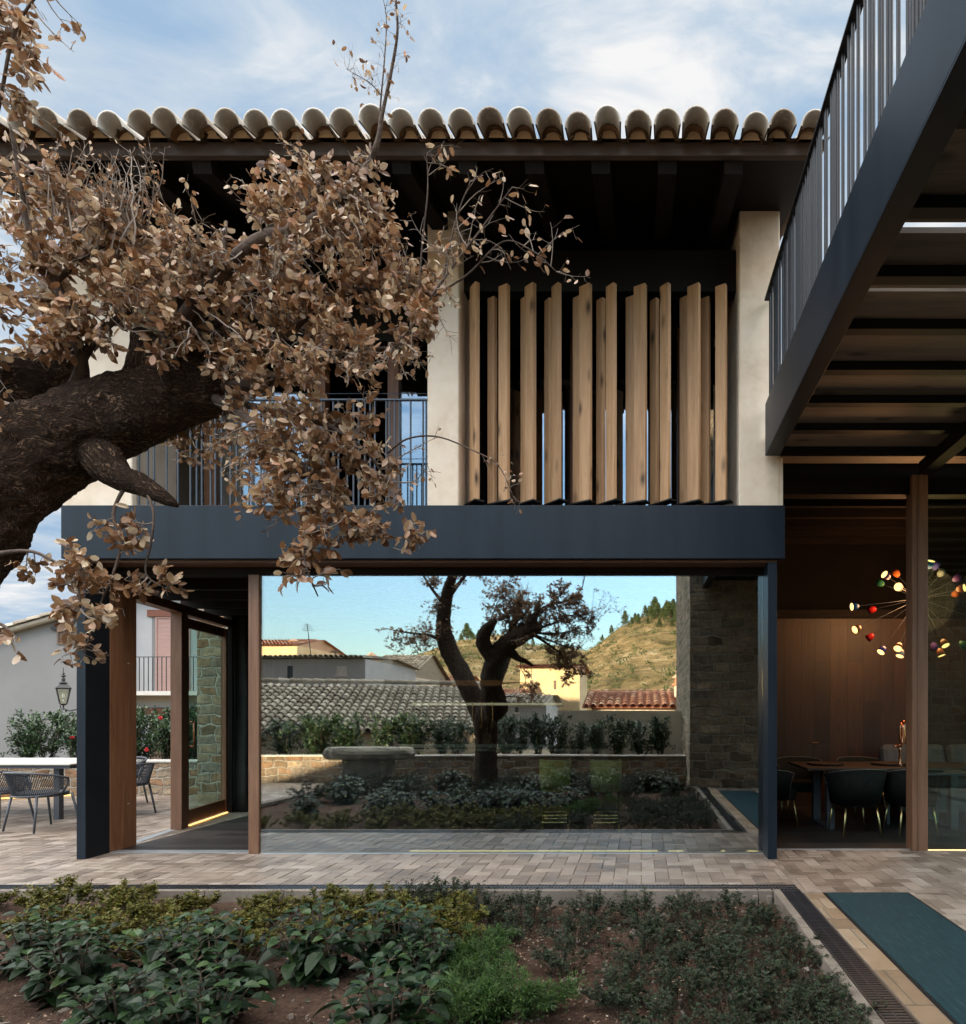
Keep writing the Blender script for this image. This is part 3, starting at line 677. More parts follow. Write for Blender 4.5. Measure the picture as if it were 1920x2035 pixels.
for i in range(ncol):
    r2 = random.Random(i); jx = r2.uniform(-.010,.010); js = r2.uniform(-.04,.03); jz = r2.uniform(-.012,.012)
    o = Vector((1.31-i*PITCH+jx, EY, EZ+.004+jz))
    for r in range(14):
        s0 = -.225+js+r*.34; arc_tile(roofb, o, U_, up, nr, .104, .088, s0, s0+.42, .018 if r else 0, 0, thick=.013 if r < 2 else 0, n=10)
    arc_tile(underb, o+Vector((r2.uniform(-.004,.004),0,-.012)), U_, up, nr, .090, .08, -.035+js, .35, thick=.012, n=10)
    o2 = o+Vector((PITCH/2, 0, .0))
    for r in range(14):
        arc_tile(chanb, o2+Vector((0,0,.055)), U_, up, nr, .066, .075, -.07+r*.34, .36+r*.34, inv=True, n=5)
    # mortar plug closing the under-tile at the fascia
    k_ = 10; c_ = o+up*.0-Vector((0,0,.0)); rr_ = .084
    vs = [tuple(c_+U_*(-math.cos(math.pi*q/k_)*rr_)+Vector((0,-.022,math.sin(math.pi*q/k_)*rr_*.80))) for q in range(k_+1)]
    bb = [tuple(Vector(v)+Vector((0,.06,0))) for v in vs]
    mortb.add(vs+bb, [tuple(range(k_+1))]+[(q,q+1,k_+2+q,k_+1+q) for q in range(k_)])
rf = part(roofb, 'roof', M['tile'], smooth=False)
for pl in rf.data.polygons: pl.use_smooth = True
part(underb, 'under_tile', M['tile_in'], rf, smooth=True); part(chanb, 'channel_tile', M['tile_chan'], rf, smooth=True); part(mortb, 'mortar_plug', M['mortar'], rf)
XL, XR = 1.31-32*PITCH+.1, 1.41
b = MB()
b.box(XL, EY, 5.812, XR, EY+.05, EZ); part(b, 'fascia_board', M['fascia'], rf, bevel=.004)
b = MB(); e0 = Vector((0, EY+.05, 5.90)); e1 = e0+up*4.7
b.add([(XL,e0.y,e0.z),(XR,e0.y,e0.z),(XR,e1.y,e1.z),(XL,e1.y,e1.z),(XL,e0.y,e0.z+.03),(XR,e0.y,e0.z+.03),(XR,e1.y,e1.z+.03),(XL,e1.y,e1.z+.03)],
      [(0,3,2,1),(4,5,6,7),(0,1,5,4),(1,2,6,5),(2,3,7,6),(3,0,4,7)])
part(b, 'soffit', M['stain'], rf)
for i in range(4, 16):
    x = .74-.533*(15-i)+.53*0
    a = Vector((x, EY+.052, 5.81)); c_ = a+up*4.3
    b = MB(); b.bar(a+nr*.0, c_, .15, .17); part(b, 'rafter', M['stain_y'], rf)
# rear slope so the roof closes
b = MB(); b.add([(XL,e1.y,e1.z+.03),(XR,e1.y,e1.z+.03),(XR,e1.y+4.5,e1.z-1.2),(XL,e1.y+4.5,e1.z-1.2)], [(0,1,2,3)]); part(b, 'rear_slope', M['tile_old'], rf)
b = MB(); b.box(1.30, 7.41, 3.0, 1.352, 9.4, 6.55); part(b, 'gable_wall', M['plaster'])

# ---- balcony deck over the right-hand court
BX = 1.172
bal = bpy.data.objects.new('balcony', None); col.objects.link(bal); bal.parent = H; bal.location = Vector((BX, 6.1, 3.83))-H.location
BYN, BYF = .30, 6.10
b = MB(); b.box(BX, BYN, 3.845, BX+.014, BYF, 4.32); b.box(BX, BYN, 3.83, BX+.135, BYF, 3.844); b.box(BX+.0145, BYN, 4.306, BX+.10, BYF, 4.318); b.build('edge_beam', M['steel'], bal, bevel=.002)
b = MB(); b.box(2.80, BYN, 3.80, 2.93, 6.5, 3.925); b.build('cross_beam', M['stain'], bal)
jy = [6.36-.51*i for i in range(12)]
for y in jy:
    b = MB(); b.box(BX+.10, y-.075, 3.93, 6.2, y, 3.995); b.build('joist', M['steel_black'], bal)
b = MB(); r_ = random.Random(4); y = BYN
gaps = {3.45: .075, 3.956: .03}
while y < 6.6:
    wd = r_.uniform(.17, .215); y2 = y+wd; gap = .0012
    for gy, gw in gaps.items():
        if y < gy <= y2: y2 = gy-gw/2; gap = gw
    b.box(BX+.02, y, 3.998, 6.2, y2, 4.03); y = y2+gap
b.build('floor_boards', M['deck'], bal)
b = MB(); y = BYN+.04; r_ = random.Random(21)
while y < BYF-.02:
    b.tube([(BX+.025, y, 4.30),(BX+.025, y, 5.31)], .0105, 6, False); y += r_.choice((.025,.03,.035,.04,.05,.07,.09,.11))
rg = b.build('railing', M['rail_dark'], bal, smooth=True)
b = MB(); b.box(BX-.004, BYN, 5.31, BX+.056, BYF+.02, 5.325); b.build('hand_rail', M['steel_black'], bal)

# ---- right wing: open glazed hall
b = MB(); b.box(2.735, 6.50, 0, 2.892, 6.66, 3.80); b.box(2.79, 6.492, 0, 2.797, 6.50, 3.80); part(b, 'timber_post', M['frame_l'], bevel=.003)
b = MB(); b.box(1.30, 6.55, -.004, 2.735, 6.60, .006); part(b, 'threshold', M['alu'])
b = MB(); b.box(2.893, 6.56, .02, 6.2, 6.572, 3.78); part(b, 'window_pane', M['glass_clear'])
b = MB(); b.box(2.893, 6.53, .0, 6.2, 6.55, .006); part(b, 'light_strip', M['led_w'])
b = MB(); b.box(1.30, 6.56, 3.62, 6.2, 6.70, 3.80); part(b, 'head_beam', M['stain'])
WY = 9.6
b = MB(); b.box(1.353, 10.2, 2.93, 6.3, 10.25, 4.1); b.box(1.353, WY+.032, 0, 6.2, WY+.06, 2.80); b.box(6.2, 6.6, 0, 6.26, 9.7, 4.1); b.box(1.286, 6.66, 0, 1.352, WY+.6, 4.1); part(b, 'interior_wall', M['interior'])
b = MB(); r_ = random.Random(8); x = 1.353
while x < 6.2:
    wd = r_.choice((.17,.20,.20,.23,.26)); z = -.02-r_.random()*1.2
    while z < 2.80:
        z2 = z+r_.uniform(1.0, 2.0); b.box(x+.001, WY, max(z,0)+.001, min(x+wd,6.2)-.001, WY+.03, min(z2, 2.80)-.001); z = z2
    x += wd
part(b, 'panelled_wall', M['panel'])
b = MB(); b.box(1.353, WY-.06, 2.80, 6.2, WY+.6, 2.92); part(b, 'wall_beam', M['stain'])
b = MB(); r_ = random.Random(22); y = 6.60
while y < 9.6:
    x = 1.0-r_.random()*1.5
    while x < 6.2:
        x2 = x+r_.uniform(1.2, 2.2); b.box(max(x,1.353)+.002, y+.0015, -.03, min(x2,6.2)-.002, y+.158, -.002); x = x2
    y += .16
part(b, 'floor', M['darkwood'])
b = MB(); b.box(1.30, 6.6, 4.14, 6.3, 10.3, 4.2); part(b, 'ceiling', M['stain'])
for i in range(7):
    y = 7.0+i*.45; b = MB(); b.box(1.353, y, 3.93, 6.2, y+.08, 4.12); part(b, 'ceiling_beam', M['stain'])
b = MB(); b.tube([(1.9+.62,WY-.01,.95),(1.9+.62,WY-.05,.95),(1.9+.72,WY-.05,.95),(1.9+.72,WY-.01,.95)], .008, 6); part(b, 'door_pull', M['frame'])
for v_ in gp.data.vertices: v_.co.y += (v_.co.z)*0.0037
for v_ in gp2.data.vertices: v_.co.y += v_.co.z*0.0022+(v_.co.x+1.9)*.0022          # the pane leans back a fifth of a degree

# ================================================================== OAK
def leaf6(mb, p, d, n, L, W, cup=.18, curl=.12):
    d = d.normalized(); s = d.cross(n)
    if s.length < 1e-4: s = d.orthogonal()
    s.normalize(); n = s.cross(d).normalized(); h = W/2
    c = lambda t, w_, z: p + d*(t*L) + s*(w_*h) + n*(z*L)
    k = curl
    mb.add([p, c(.28,.85,cup*.35), c(.28,0,0), c(.28,-.85,cup*.35), c(.66,.92,cup*.35-k*.5), c(.66,0,-k*.5), c(.66,-.92,cup*.35-k*.5), c(1,0,-k*1.3), c(.88,.5,-k*.8+cup*.1), c(.88,-.5,-k*.8+cup*.1)],
           [(0,1,2),(0,2,3),(1,4,5,2),(2,5,6,3),(4,8,7,5),(5,7,9,6)])
def leaf2(mb, p, d, n, L, W, cup=.2):
    d = d.normalized(); s = d.cross(n)
    if s.length < 1e-4: s = d.orthogonal()
    s.normalize(); n = s.cross(d)
    mb.add([p, p+d*(.5*L)+s*(W/2)+n*(cup*L), p+d*L, p+d*(.5*L)-s*(W/2)+n*(cup*L)], [(0,1,2),(0,2,3)])
def rvec(r): 
    while True:
        v = Vector((r.uniform(-1,1), r.uniform(-1,1), r.uniform(-1,1)))
        if .05 < v.length < 1: return v.normalized()
def smooth_path(pts, sub=6):
    out = []
    for i in range(len(pts)-1):
        p0, p1, p2, p3 = pts[max(i-1,0)], pts[i], pts[i+1], pts[min(i+2,len(pts)-1)]
        for k in range(sub):
            t = k/sub; out.append([.5*((2*b)+(-a+c)*t+(2*a-5*b+4*c-d)*t*t+(-a+3*b-3*c+d)*t**3) for a, b, c, d in zip(p0, p1, p2, p3)])
    out.append(list(pts[-1])); return out
def trunk_tube(mb, path, n=48, wob=.10, seed=0, sub=20):
    """path rows: x, y, z, r ; ring has a doubled seam so the bark can wrap"""
    P = smooth_path(path, sub); b_ = len(mb.v); x = None; L = 0
    if mb.uv is None: mb.uv = []
    for i, q in enumerate(P):
        p = Vector(q[:3]); a = Vector(P[max(i-1,0)][:3]); c = Vector(P[min(i+1,len(P)-1)][:3]); t = (c-a).normalized()
        L += (p-a).length
        x = (t.cross(Vector((0,1,0.2))) if x is None else x-t*x.dot(t)).normalized(); y = t.cross(x)
        for k in range(n+1):
            an = 2*math.pi*k/n; dr = x*math.cos(an)+y*math.sin(an); s = p+dr*q[3]
            r = q[3]*(1+wob*1.3*noise.noise(s*3.1+Vector((seed,0,0)))*.5+wob*.8*noise.noise(s*9+Vector((0,seed,0)))+wob*.45*noise.noise(s*26)+wob*.25*noise.noise(s*60))
            mb.v.append(tuple(p+dr*r)); mb.uv.append((k/n*.55*max(q[3],.06)/.15, L*.55))
    m = len(P)
    for i in range(m-1):
        for k in range(n): mb.f.append((b_+i*(n+1)+k, b_+i*(n+1)+k+1, b_+(i+1)*(n+1)+k+1, b_+(i+1)*(n+1)+k))
    mb.f.append(tuple(b_+(m-1)*(n+1)+k for k in range(n)))
def px(u, v, Y, r): p = at(u, v, Y); return (p.x, p.y, p.z, r)
OAK = thing('oak_tree', 'old gnarled oak with dry copper-brown leaves arching in front of the house', 'tree', (-2.86, .90, -.1))
tb = MB()
limb = [(-2.86,.90,-.25,.27),(-2.86,.92,.0,.235),(-2.84,1.02,.5,.20),(-2.80,1.16,1.0,.195),(-2.72,1.45,1.38,.205)]
limb += [px(-285,1330,2.0,.185), px(-150,1130,2.22,.176), px(2,960,2.38,.164), px(165,855,2.5,.150), px(310,797,2.56,.130), px(420,765,2.6,.105), px(478,757,2.62,.070), px(505,768,2.63,.03)]
trunk_tube(tb, limb, 110, .13, 1, 34)
trunk_tube(tb, [(-2.80,1.18,1.05,.17),(-2.98,1.1,1.55,.175),(-3.28,1.0,2.1,.17),(-3.55,.92,2.6,.165),(-3.66,.90,3.05,.14),(-3.56,.95,3.7,.10),(-3.3,1.05,4.3,.06)], 30, .12, 4, 8)
trunk_tube(tb, [(-2.70,1.42,1.30,.13),(-2.66,1.38,1.65,.115),(-2.55,1.30,2.05,.09),(-2.42,1.12,2.5,.075),(-2.36,1.06,2.95,.065),(-2.25,1.02,3.3,.058),(-2.23,1.0,3.55,.045)], 26, .14, 12, 10)
# stub under the limb and knobbly spurs
trunk_tube(tb, [px(185,890,2.49,.085), px(228,940,2.45,.062), px(285,967,2.42,.040), px(338,996,2.41,.020), px(353,1006,2.41,.006)], 24, .20, 6, 8)
trunk_tube(tb, [px(285,770,2.55,.075), px(292,700,2.5,.062), px(290,668,2.48,.05), px(291,655,2.47,.02)], 18, .16, 8, 6)
trunk_tube(tb, [px(395,760,2.6,.10), px(430,700,2.62,.085), px(447,650,2.63,.06)], 18, .16, 9, 6)
trunk_tube(tb, [px(5,940,2.42,.12), px(-15,860,2.50,.12), px(20,790,2.56,.11), px(95,728,2.6,.08), px(150,690,2.62,.04)], 24, .16, 10, 6)
tr = tb.build('trunk', M['bark'], OAK, smooth=True)
# cut faces of the stub
br = MB()
def branch(pts, mbx=None, n=9, sub=6):
    P = smooth_path([(q[0],q[1],q[2],q[3]*.8) for q in pts], sub); (mbx or br).tube([q[:3] for q in P], [q[3] for q in P], n, True, .10, rnd.random()*9)
    return P
B = {}
B['main'] = branch([px(385,745,2.58,.055), px(388,640,2.52,.040), px(420,575,2.48,.034), px(462,520,2.45,.032), px(520,476,2.42,.031), px(590,455,2.40,.026), px(660,412,2.38,.022), px(718,350,2.36,.017), px(748,290,2.34,.012), px(760,225,2.33,.0085), px(778,140,2.32,.007), px(790,60,2.30,.0055), px(785,-20,2.28,.004)])
B['main2'] = branch([px(510,482,2.43,.022), px(560,440,2.44,.018), px(605,418,2.46,.013), px(632,375,2.48,.008), px(640,330,2.5,.004)])
B['arm'] = branch([px(300,790,2.56,.05), px(330,690,2.5,.034), px(372,620,2.46,.030), px(405,575,2.46,.026), px(440,520,2.5,.016), px(450,440,2.52,.007)])
B['grey'] = branch([px(478,745,2.60,.026), px(476,700,2.56,.024), px(478,664,2.54,.018), px(480,640,2.53,.008)])
B['right'] = branch([px(400,772,2.6,.03), px(500,715,2.55,.026), px(560,670,2.5,.022), px(640,605,2.46,.018), px(700,580,2.44,.014), px(780,575,2.42,.009), px(860,560,2.40,.005)])
B['r2'] = branch([px(400,774,2.6,.03), px(520,760,2.5,.026), px(600,730,2.44,.018), px(690,700,2.4,.012), px(790,690,2.38,.006)])
B['low'] = branch([px(400,776,2.6,.03), px(490,830,2.48,.024), px(560,880,2.40,.018), px(630,960,2.36,.012), px(700,1030,2.34,.007), px(790,1070,2.33,.004)])
B['low2'] = branch([px(410,776,2.6,.02), px(470,800,2.55,.018), px(560,820,2.45,.016), px(660,850,2.4,.011), px(730,900,2.38,.007), px(770,960,2.37,.004)])
B['lowest'] = branch([px(560,880,2.40,.012), px(590,980,2.36,.009), px(600,1060,2.34,.007), px(610,1130,2.33,.005), px(632,1185,2.33,.003)])
B['l1'] = branch([px(150,790,2.5,.05), px(163,720,2.44,.026), px(140,640,2.4,.022), px(110,560,2.38,.018), px(60,470,2.36,.013), px(40,360,2.34,.008), px(20,250,2.32,.005)])
B['l2'] = branch([px(163,715,2.45,.02), px(205,655,2.44,.016), px(280,600,2.45,.012), px(330,520,2.48,.008), px(350,430,2.5,.004)])
B['l3'] = branch([px(110,560,2.38,.014), px(180,500,2.42,.010), px(260,470,2.44,.008), px(330,475,2.46,.006), px(400,500,2.46,.003)])
B['l4'] = branch([px(-90,800,2.4,.04), px(-95,660,2.35,.016), px(-70,500,2.3,.014), px(-40,380,2.28,.010), px(0,200,2.22,.007), px(30,60,2.18,.006), px(90,-30,2.15,.003)])
B['hang'] = branch([px(250,965,2.43,.009), px(225,1020,2.38,.007), px(240,1080,2.34,.007), px(225,1140,2.30,.005), px(200,1200,2.28,.004), px(170,1290,2.27,.003)])
B['hang2'] = branch([px(-100,1120,2.18,.02), px(40,1095,2.08,.008), px(100,1112,2.07,.006), px(150,1150,2.06,.004), px(160,1210,2.05,.003)])
B['hang3'] = branch([px(290,975,2.41,.007), px(305,1020,2.36,.005), px(300,1080,2.34,.005), px(290,1140,2.33,.0035), px(330,1170,2.33,.002)])
B['hang4'] = branch([px(-195,1235,2.08,.02), px(-60,1232,1.95,.009), px(0,1240,1.90,.006), px(30,1265,1.87,.003)])
B['spar'] = branch([px(790,690,2.38,.008), px(850,600,2.36,.006), px(900,530,2.35,.005), px(960,450,2.34,.004), px(1018,372,2.33,.002)])
B['spar2'] = branch([px(860,590,2.36,.005), px(930,545,2.35,.004), px(1000,480,2.35,.0035), px(1060,500,2.34,.0025), px(1106,540,2.34,.0015)])
B['spar3'] = branch([px(830,640,2.37,.006), px(838,500,2.36,.004), px(850,380,2.35,.003), px(848,305,2.34,.0015)])
B['spar4'] = branch([px(880,560,2.36,.005), px(905,440,2.35,.0035), px(935,360,2.34,.002)])
B['arc'] = branch([px(770,900,2.37,.006), px(810,872,2.34,.004), px(870,868,2.32,.0035), px(940,895,2.30,.003), px(990,925,2.29,.0022), px(1020,985,2.28,.0014)])
B['sprig'] = branch([px(752,280,2.34,.006), px(757,200,2.34,.004), px(764,120,2.34,.003), px(768,40,2.34,.002), px(760,-10,2.34,.001)])
B['sprig2'] = branch([px(758,190,2.34,.003), px(735,165,2.33,.002), px(690,138,2.33,.001)])
# cut stub and limbs of the left-hand half, seen in the glass
B['cutstub'] = [(-2.66,1.55,1.6,.09),(-2.48,1.25,2.3,.075),(-2.33,1.05,2.9,.06),(-2.24,1.0,3.5,.05)]
B['w1'] = branch([(-3.58,.92,2.7,.06),(-3.9,.9,2.85,.04),(-4.3,1.0,2.9,.02),(-4.6,1.1,2.95,.008)])
B['w2'] = branch([(-3.52,.95,3.6,.05),(-3.1,1.2,4.0,.03),(-2.7,1.3,4.3,.015),(-2.4,1.4,4.5,.006)])
B['w3'] = branch([(-3.55,.93,3.3,.05),(-3.95,.8,3.8,.03),(-4.2,.7,4.2,.012)])
B['w4'] = branch([(-3.35,1.02,4.1,.04),(-3.4,1.2,4.6,.02),(-3.2,1.3,5.0,.008)])

lv, tw = MB(), MB(); lr = random.Random(31)
def twig(a, b_, r0=.0032, leaves=8, L=(.018,.044), sag=.06, bare=.25, cluster=3, jit=.03, leafless=0.0, mbw=tw, wr=.56):
    a, b_ = Vector(a), Vector(b_); v = b_-a; ln = v.length
    if ln < .02: return
    side_ = rvec(lr)*ln*.12; k = 7; pts = []
    for i in range(k+1):
        t = i/k; pts.append(a+v*t+side_*math.sin(math.pi*t)+Vector((0,0,-sag*ln*math.sin(math.pi*t)))+rvec(lr)*(jit*ln*.25 if 0 < i < k else 0))
    mbw.tube(pts, [r0*(1-.75*i/k) for i in range(k+1)], 4, False)
    for i in range(leaves):
        t = bare+(1-bare)*(i+lr.random())/leaves; f = min(t*k, k-.001); j = int(f); p = pts[j].lerp(pts[j+1], f-j); d0 = (pts[j+1]-pts[j]).normalized()
        # side shoot carrying a small whorl
        sdv = (d0*.7+rvec(lr)).normalized(); sl_ = lr.uniform(.015,.06); q = p+sdv*sl_
        mbw.tube([p, p.lerp(q,.5)+rvec(lr)*.004, q], [r0*.4, r0*.3, r0*.22], 3, False)
        if lr.random() < leafless: continue
        for c in range(max(1, cluster+lr.choice((-1,0,0,1)))):
            d = (sdv*.5+rvec(lr)*.95+Vector((0,0,-.22))).normalized(); n = (rvec(lr)+Vector((0,-.35,.35))).normalized(); l = lr.uniform(*L)
            leaf6(lv, q+rvec(lr)*.006-sdv*lr.random()*sl_*.6, d, n, l, l*lr.uniform(wr-.08, wr+.14), lr.uniform(-.1,.35), lr.uniform(-.10,.28))
def nearest(keys, p):
    best = None
    for k in keys:
        for q in B[k][len(B[k])//4:]:
            d = (Vector(q[:3])-p).length
            if best is None or d < best[0]: best = (d, Vector(q[:3]))
    return best[1]
def clump(u, v, Y, ru, rv, dy, n, keys, **k):
    for _ in range(n):
        while True:
            a, b_, c = lr.uniform(-1,1), lr.uniform(-1,1), lr.uniform(-1,1)
            if a*a+b_*b_+c*c < 1: break
        p = at(u+a*ru, v+b_*rv, Y+c*dy); s = nearest(keys, p)
        if (p-s).length > .55: s = p+(s-p).normalized()*.55
        twig(s, p, **k)
ALL_L = ('l1','l2','l3','l4'); 
clump(70,430,2.40,190,140,.30,39,ALL_L)
clump(190,500,2.45,190,130,.25,45,ALL_L)
clump(60,590,2.42,150,130,.25,32,ALL_L)
clump(330,560,2.50,170,130,.22,50,('l2','l3','arm','main'))
clump(300,660,2.45,180,80,.2,26,('l2','arm','grey'))
clump(500,560,2.48,140,120,.22,36,('main','right','arm','grey'))
clump(610,400,2.45,140,95,.2,32,('main','main2'))
clump(520,380,2.45,60,60,.1,9,('main2','main'))
clump(720,430,2.40,90,100,.15,22,('main','right'))
clump(680,560,2.42,180,120,.22,56,('right','r2','main'))
clump(600,690,2.45,200,100,.22,46,('right','r2','grey'))
clump(790,620,2.38,80,120,.12,20,('r2','right','spar'))
clump(610,830,2.40,170,130,.2,52,('low','low2','r2'))
clump(560,930,2.38,130,110,.15,24,('low','lowest'))
clump(690,950,2.36,120,110,.15,26,('low2','low'))
clump(700,1040,2.34,100,65,.1,16,('low','lowest'))
clump(600,1090,2.33,65,60,.06,7,('lowest',),leaves=6,L=(.034,.05))
clump(622,1155,2.33,75,40,.05,7,('lowest',),leaves=4,cluster=2,L=(.034,.05))
clump(815,1065,2.33,30,22,.03,3,('low',))
clump(15,110,2.22,75,115,.12,19,('l4',))
clump(-10,10,2.2,90,60,.1,6,('l4',),leaves=5,cluster=2)
clump(100,640,2.45,130,60,.2,18,ALL_L)
clump(-20,760,2.4,60,80,.15,9,('l4',))
clump(15,830,2.3,40,40,.1,4,('l4','hang2'))
clump(380,905,2.7,95,45,.1,12,('low','grey'),L=(.02,.034),leaves=10)
clump(245,1050,2.36,65,60,.08,7,('hang','hang3'),leaves=6)
clump(300,1150,2.33,60,45,.05,6,('hang3',),leaves=5)
clump(200,1200,2.28,40,80,.05,7,('hang',),leaves=5)
clump(110,1130,2.07,80,50,.05,9,('hang2',),leaves=6,L=(.026,.04))
clump(150,1220,2.05,50,50,.05,6,('hang2',),leaves=5,L=(.03,.045))
clump(170,1300,2.27,60,40,.05,5,('hang',),leaves=4)
clump(15,1275,1.87,30,30,.04,3,('hang4',),leaves=3,cluster=2)
clump(150,75,2.2,20,50,.03,3,('l4',),leaves=3,cluster=2)
for k, dn in (('spar',12),('spar2',11),('spar3',8),('spar4',8)):
    P = B[k]
    for _ in range(dn):
        q = Vector(P[lr.randint(len(P)//3, len(P)-1)][:3]); e = q+Vector((lr.uniform(-.05,.16), lr.uniform(-.05,.05), lr.uniform(-.05,.16)))
        twig(q, e, .002, 4, (.020,.036), .02, .2, 1, leafless=.35)
P = B['arc']
for _ in range(9):
    q = Vector(P[lr.randint(len(P)*2//3, len(P)-1)][:3]); twig(q, q+Vector((lr.uniform(-.02,.06),0,lr.uniform(-.10,.03))), .0012, 3, (.010,.022), .02, .2, 1, leafless=.3)
for k in ('sprig','sprig2','main'):
    P = B[k]
    for _ in range(16):
        q = Vector(P[lr.randint(len(P)//3 if k != 'main' else len(P)*3//4, len(P)-1)][:3]); twig(q, q+rvec(lr)*.035+Vector((0,0,.02)), .0010, 2, (.012,.026), .02, .3, 1, leafless=.25)
# long bare shoots threading through and out of the crown
for keys, cen, rad_, n_ in ((ALL_L,(150,480),(210,150),46),(('main','main2'),(600,410),(150,110),26),(('right','r2','spar'),(690,600),(200,150),44),(('low','low2','r2'),(640,880),(190,180),34),(('l2','arm','main'),(380,600),(170,120),24)):
    for _ in range(n_):
        a = lr.random()*6.283; k = lr.uniform(.7,1.25); p = at(cen[0]+math.cos(a)*rad_[0]*k, cen[1]+math.sin(a)*rad_[1]*k-15, 2.30+lr.uniform(-.12,.12)); s_ = nearest(keys, p)
        if (p-s_).length > .5: s_ = p+(s_-p).normalized()*.5
        twig(s_, p, .0034, 9, (.014,.030), lr.uniform(-.08,.10), .35, 1, .05, .40)
# dead bare twigs above the left mass
for _ in range(44):
    u = lr.uniform(95,300); s = at(u, 470+lr.uniform(-20,40), 2.42+lr.uniform(-.1,.1)); e = at(u+lr.uniform(-25,75), lr.uniform(270,390), 2.42+lr.uniform(-.1,.1))
    twig(s, e, .0034, 9, (.010,.018), -.03, .3, 1, .05, .55)
# the half of the crown that shows in the glass
def wclump(c, r, n, keys, **k):
    c = Vector(c)
    for _ in range(n):
        p = c+Vector((rvec(lr).x*r[0], rvec(lr).y*r[1], rvec(lr).z*r[2]))*lr.random()**.4; s = nearest(keys, p)
        if (p-s).length > .6: s = p+(s-p).normalized()*.6
        twig(s, p, **k)
wclump((-4.15,1.0,2.75), (.6,.35,.38), 75, ('w1',)); wclump((-3.75,.9,3.25), (.45,.35,.4), 55, ('w1','w3'))
wclump((-3.0,1.2,4.1), (.55,.35,.45), 64, ('w2','w4')); wclump((-3.8,.85,3.95), (.4,.3,.4), 40, ('w3','w4')); wclump((-3.3,1.2,4.9), (.4,.3,.35), 18, ('w4',))
wclump((-2.1,1.0,3.4), (.35,.25,.3), 14, ('cutstub',))
br.build('limb', M['limb'], OAK, smooth=True)
lv.build('crown', M['oakleaf'], OAK); tw.build('twig', M['twig'], OAK)

# ================================================================== BED PLANTS
def shrub_small(name, m, seed, h, rad, n, L, asp=.42, lean=.0, whorl=True, stems=14):
    r = random.Random(seed); f, s = MB(), MB()
    for _ in range(stems):
        a = r.random()*6.283; rr = rad*r.random()**.6; hh = h*(1-.45*(rr/rad)**2)*r.uniform(.65,1.05)
        base = Vector((math.cos(a)*rr*.25, math.sin(a)*rr*.25, -.02)); tip = Vector((math.cos(a)*rr, math.sin(a)*rr, hh)); mid = base.lerp(tip,.5)+rvec(r)*.02+Vector((0,0,.02))
        s.tube([base, mid, tip], [.004,.003,.0015], 4, False)
        for q in range(n//stems):
            t = r.uniform(.3,1.02)**.7; p = (base.lerp(mid, t*2) if t < .5 else mid.lerp(tip, t*2-1))+rvec(r)*r.uniform(.0,.045)*(h/.3)
            if p.z < .01: continue
            k = r.choice((3,4,5)) if whorl else 2; ax = (rvec(r)*.6+Vector((0,0,1))).normalized()
            for j in range(k):
                b_ = ax.orthogonal(); b_.rotate(Matrix.Rotation(6.283*j/k+r.random(), 3, ax)); d = (b_+ax*r.uniform(.2,.9)).normalized()
                l = L*r.uniform(.7,1.25); leaf2(f, p, d, ax, l, l*asp*r.uniform(.85,1.2), r.uniform(-.05,.18))
    return f, s
def hydrangea_mesh(seed, h, rad, nst=13, L=.105):
    r = random.Random(seed); f, s = MB(), MB()
    for i in range(nst):
        a = i*2.4+r.random()*.5; rr = rad*math.sqrt((i+.4)/nst)*.75; hh = h*(1-.45*(rr/rad)**2)*r.uniform(.75,1.1)
        base = Vector((math.cos(a)*rr*.3, math.sin(a)*rr*.3, -.03)); tip = Vector((math.cos(a)*rr, math.sin(a)*rr, hh)); s.tube([base, base.lerp(tip,.5)+Vector((0,0,.03)), tip], [.006,.005,.003], 5, False)
        for lev in range(5):
            t = 1-lev*.21; p = base.lerp(tip, max(t,.1)); ph = r.random()*3.14
            for j in range(2 if lev else 4):
                aa = ph+j*(3.1416 if lev else 1.57)+r.uniform(-.35,.35); out = Vector((math.cos(aa), math.sin(aa), 0)); el = r.uniform(.25,.75) if lev == 0 else r.uniform(-.35,.35)
                d = (out+Vector((0,0,el))).normalized(); l = L*(r.uniform(.45,.8) if lev == 0 else r.uniform(.8,1.3)); st = p+d*.03
                s.tube([p, st], [.002,.0016], 3, False)
                n = (Vector((0,0,1))+rvec(r)*.35).normalized(); w_ = l*r.uniform(.62,.80); sd2 = d.cross(n).normalized(); n = sd2.cross(d).normalized()
                b_ = len(f.v); rows = [(0,.05),(.18,.72),(.42,1.0),(.68,.80),(.88,.38),(1.0,.0)]
                for t_, ww in rows:
                    dz = -.42*t_*t_*l+.03*l; 
                    for k in (-1,-.5,0,.5,1):
                        crin = .020*l*math.sin(t_*26)*(abs(k)) 
                        f.v.append(tuple(st+d*(t_*l)+sd2*(k*ww*w_/2)+n*(abs(k)*.22*w_*ww+crin+dz*.8)+Vector((0,0,dz*.3))))
                for q in range(len(rows)-1):
                    for k in range(4): f.f.append((b_+q*5+k, b_+q*5+k+1, b_+(q+1)*5+k+1, b_+(q+1)*5+k))
    return f, s
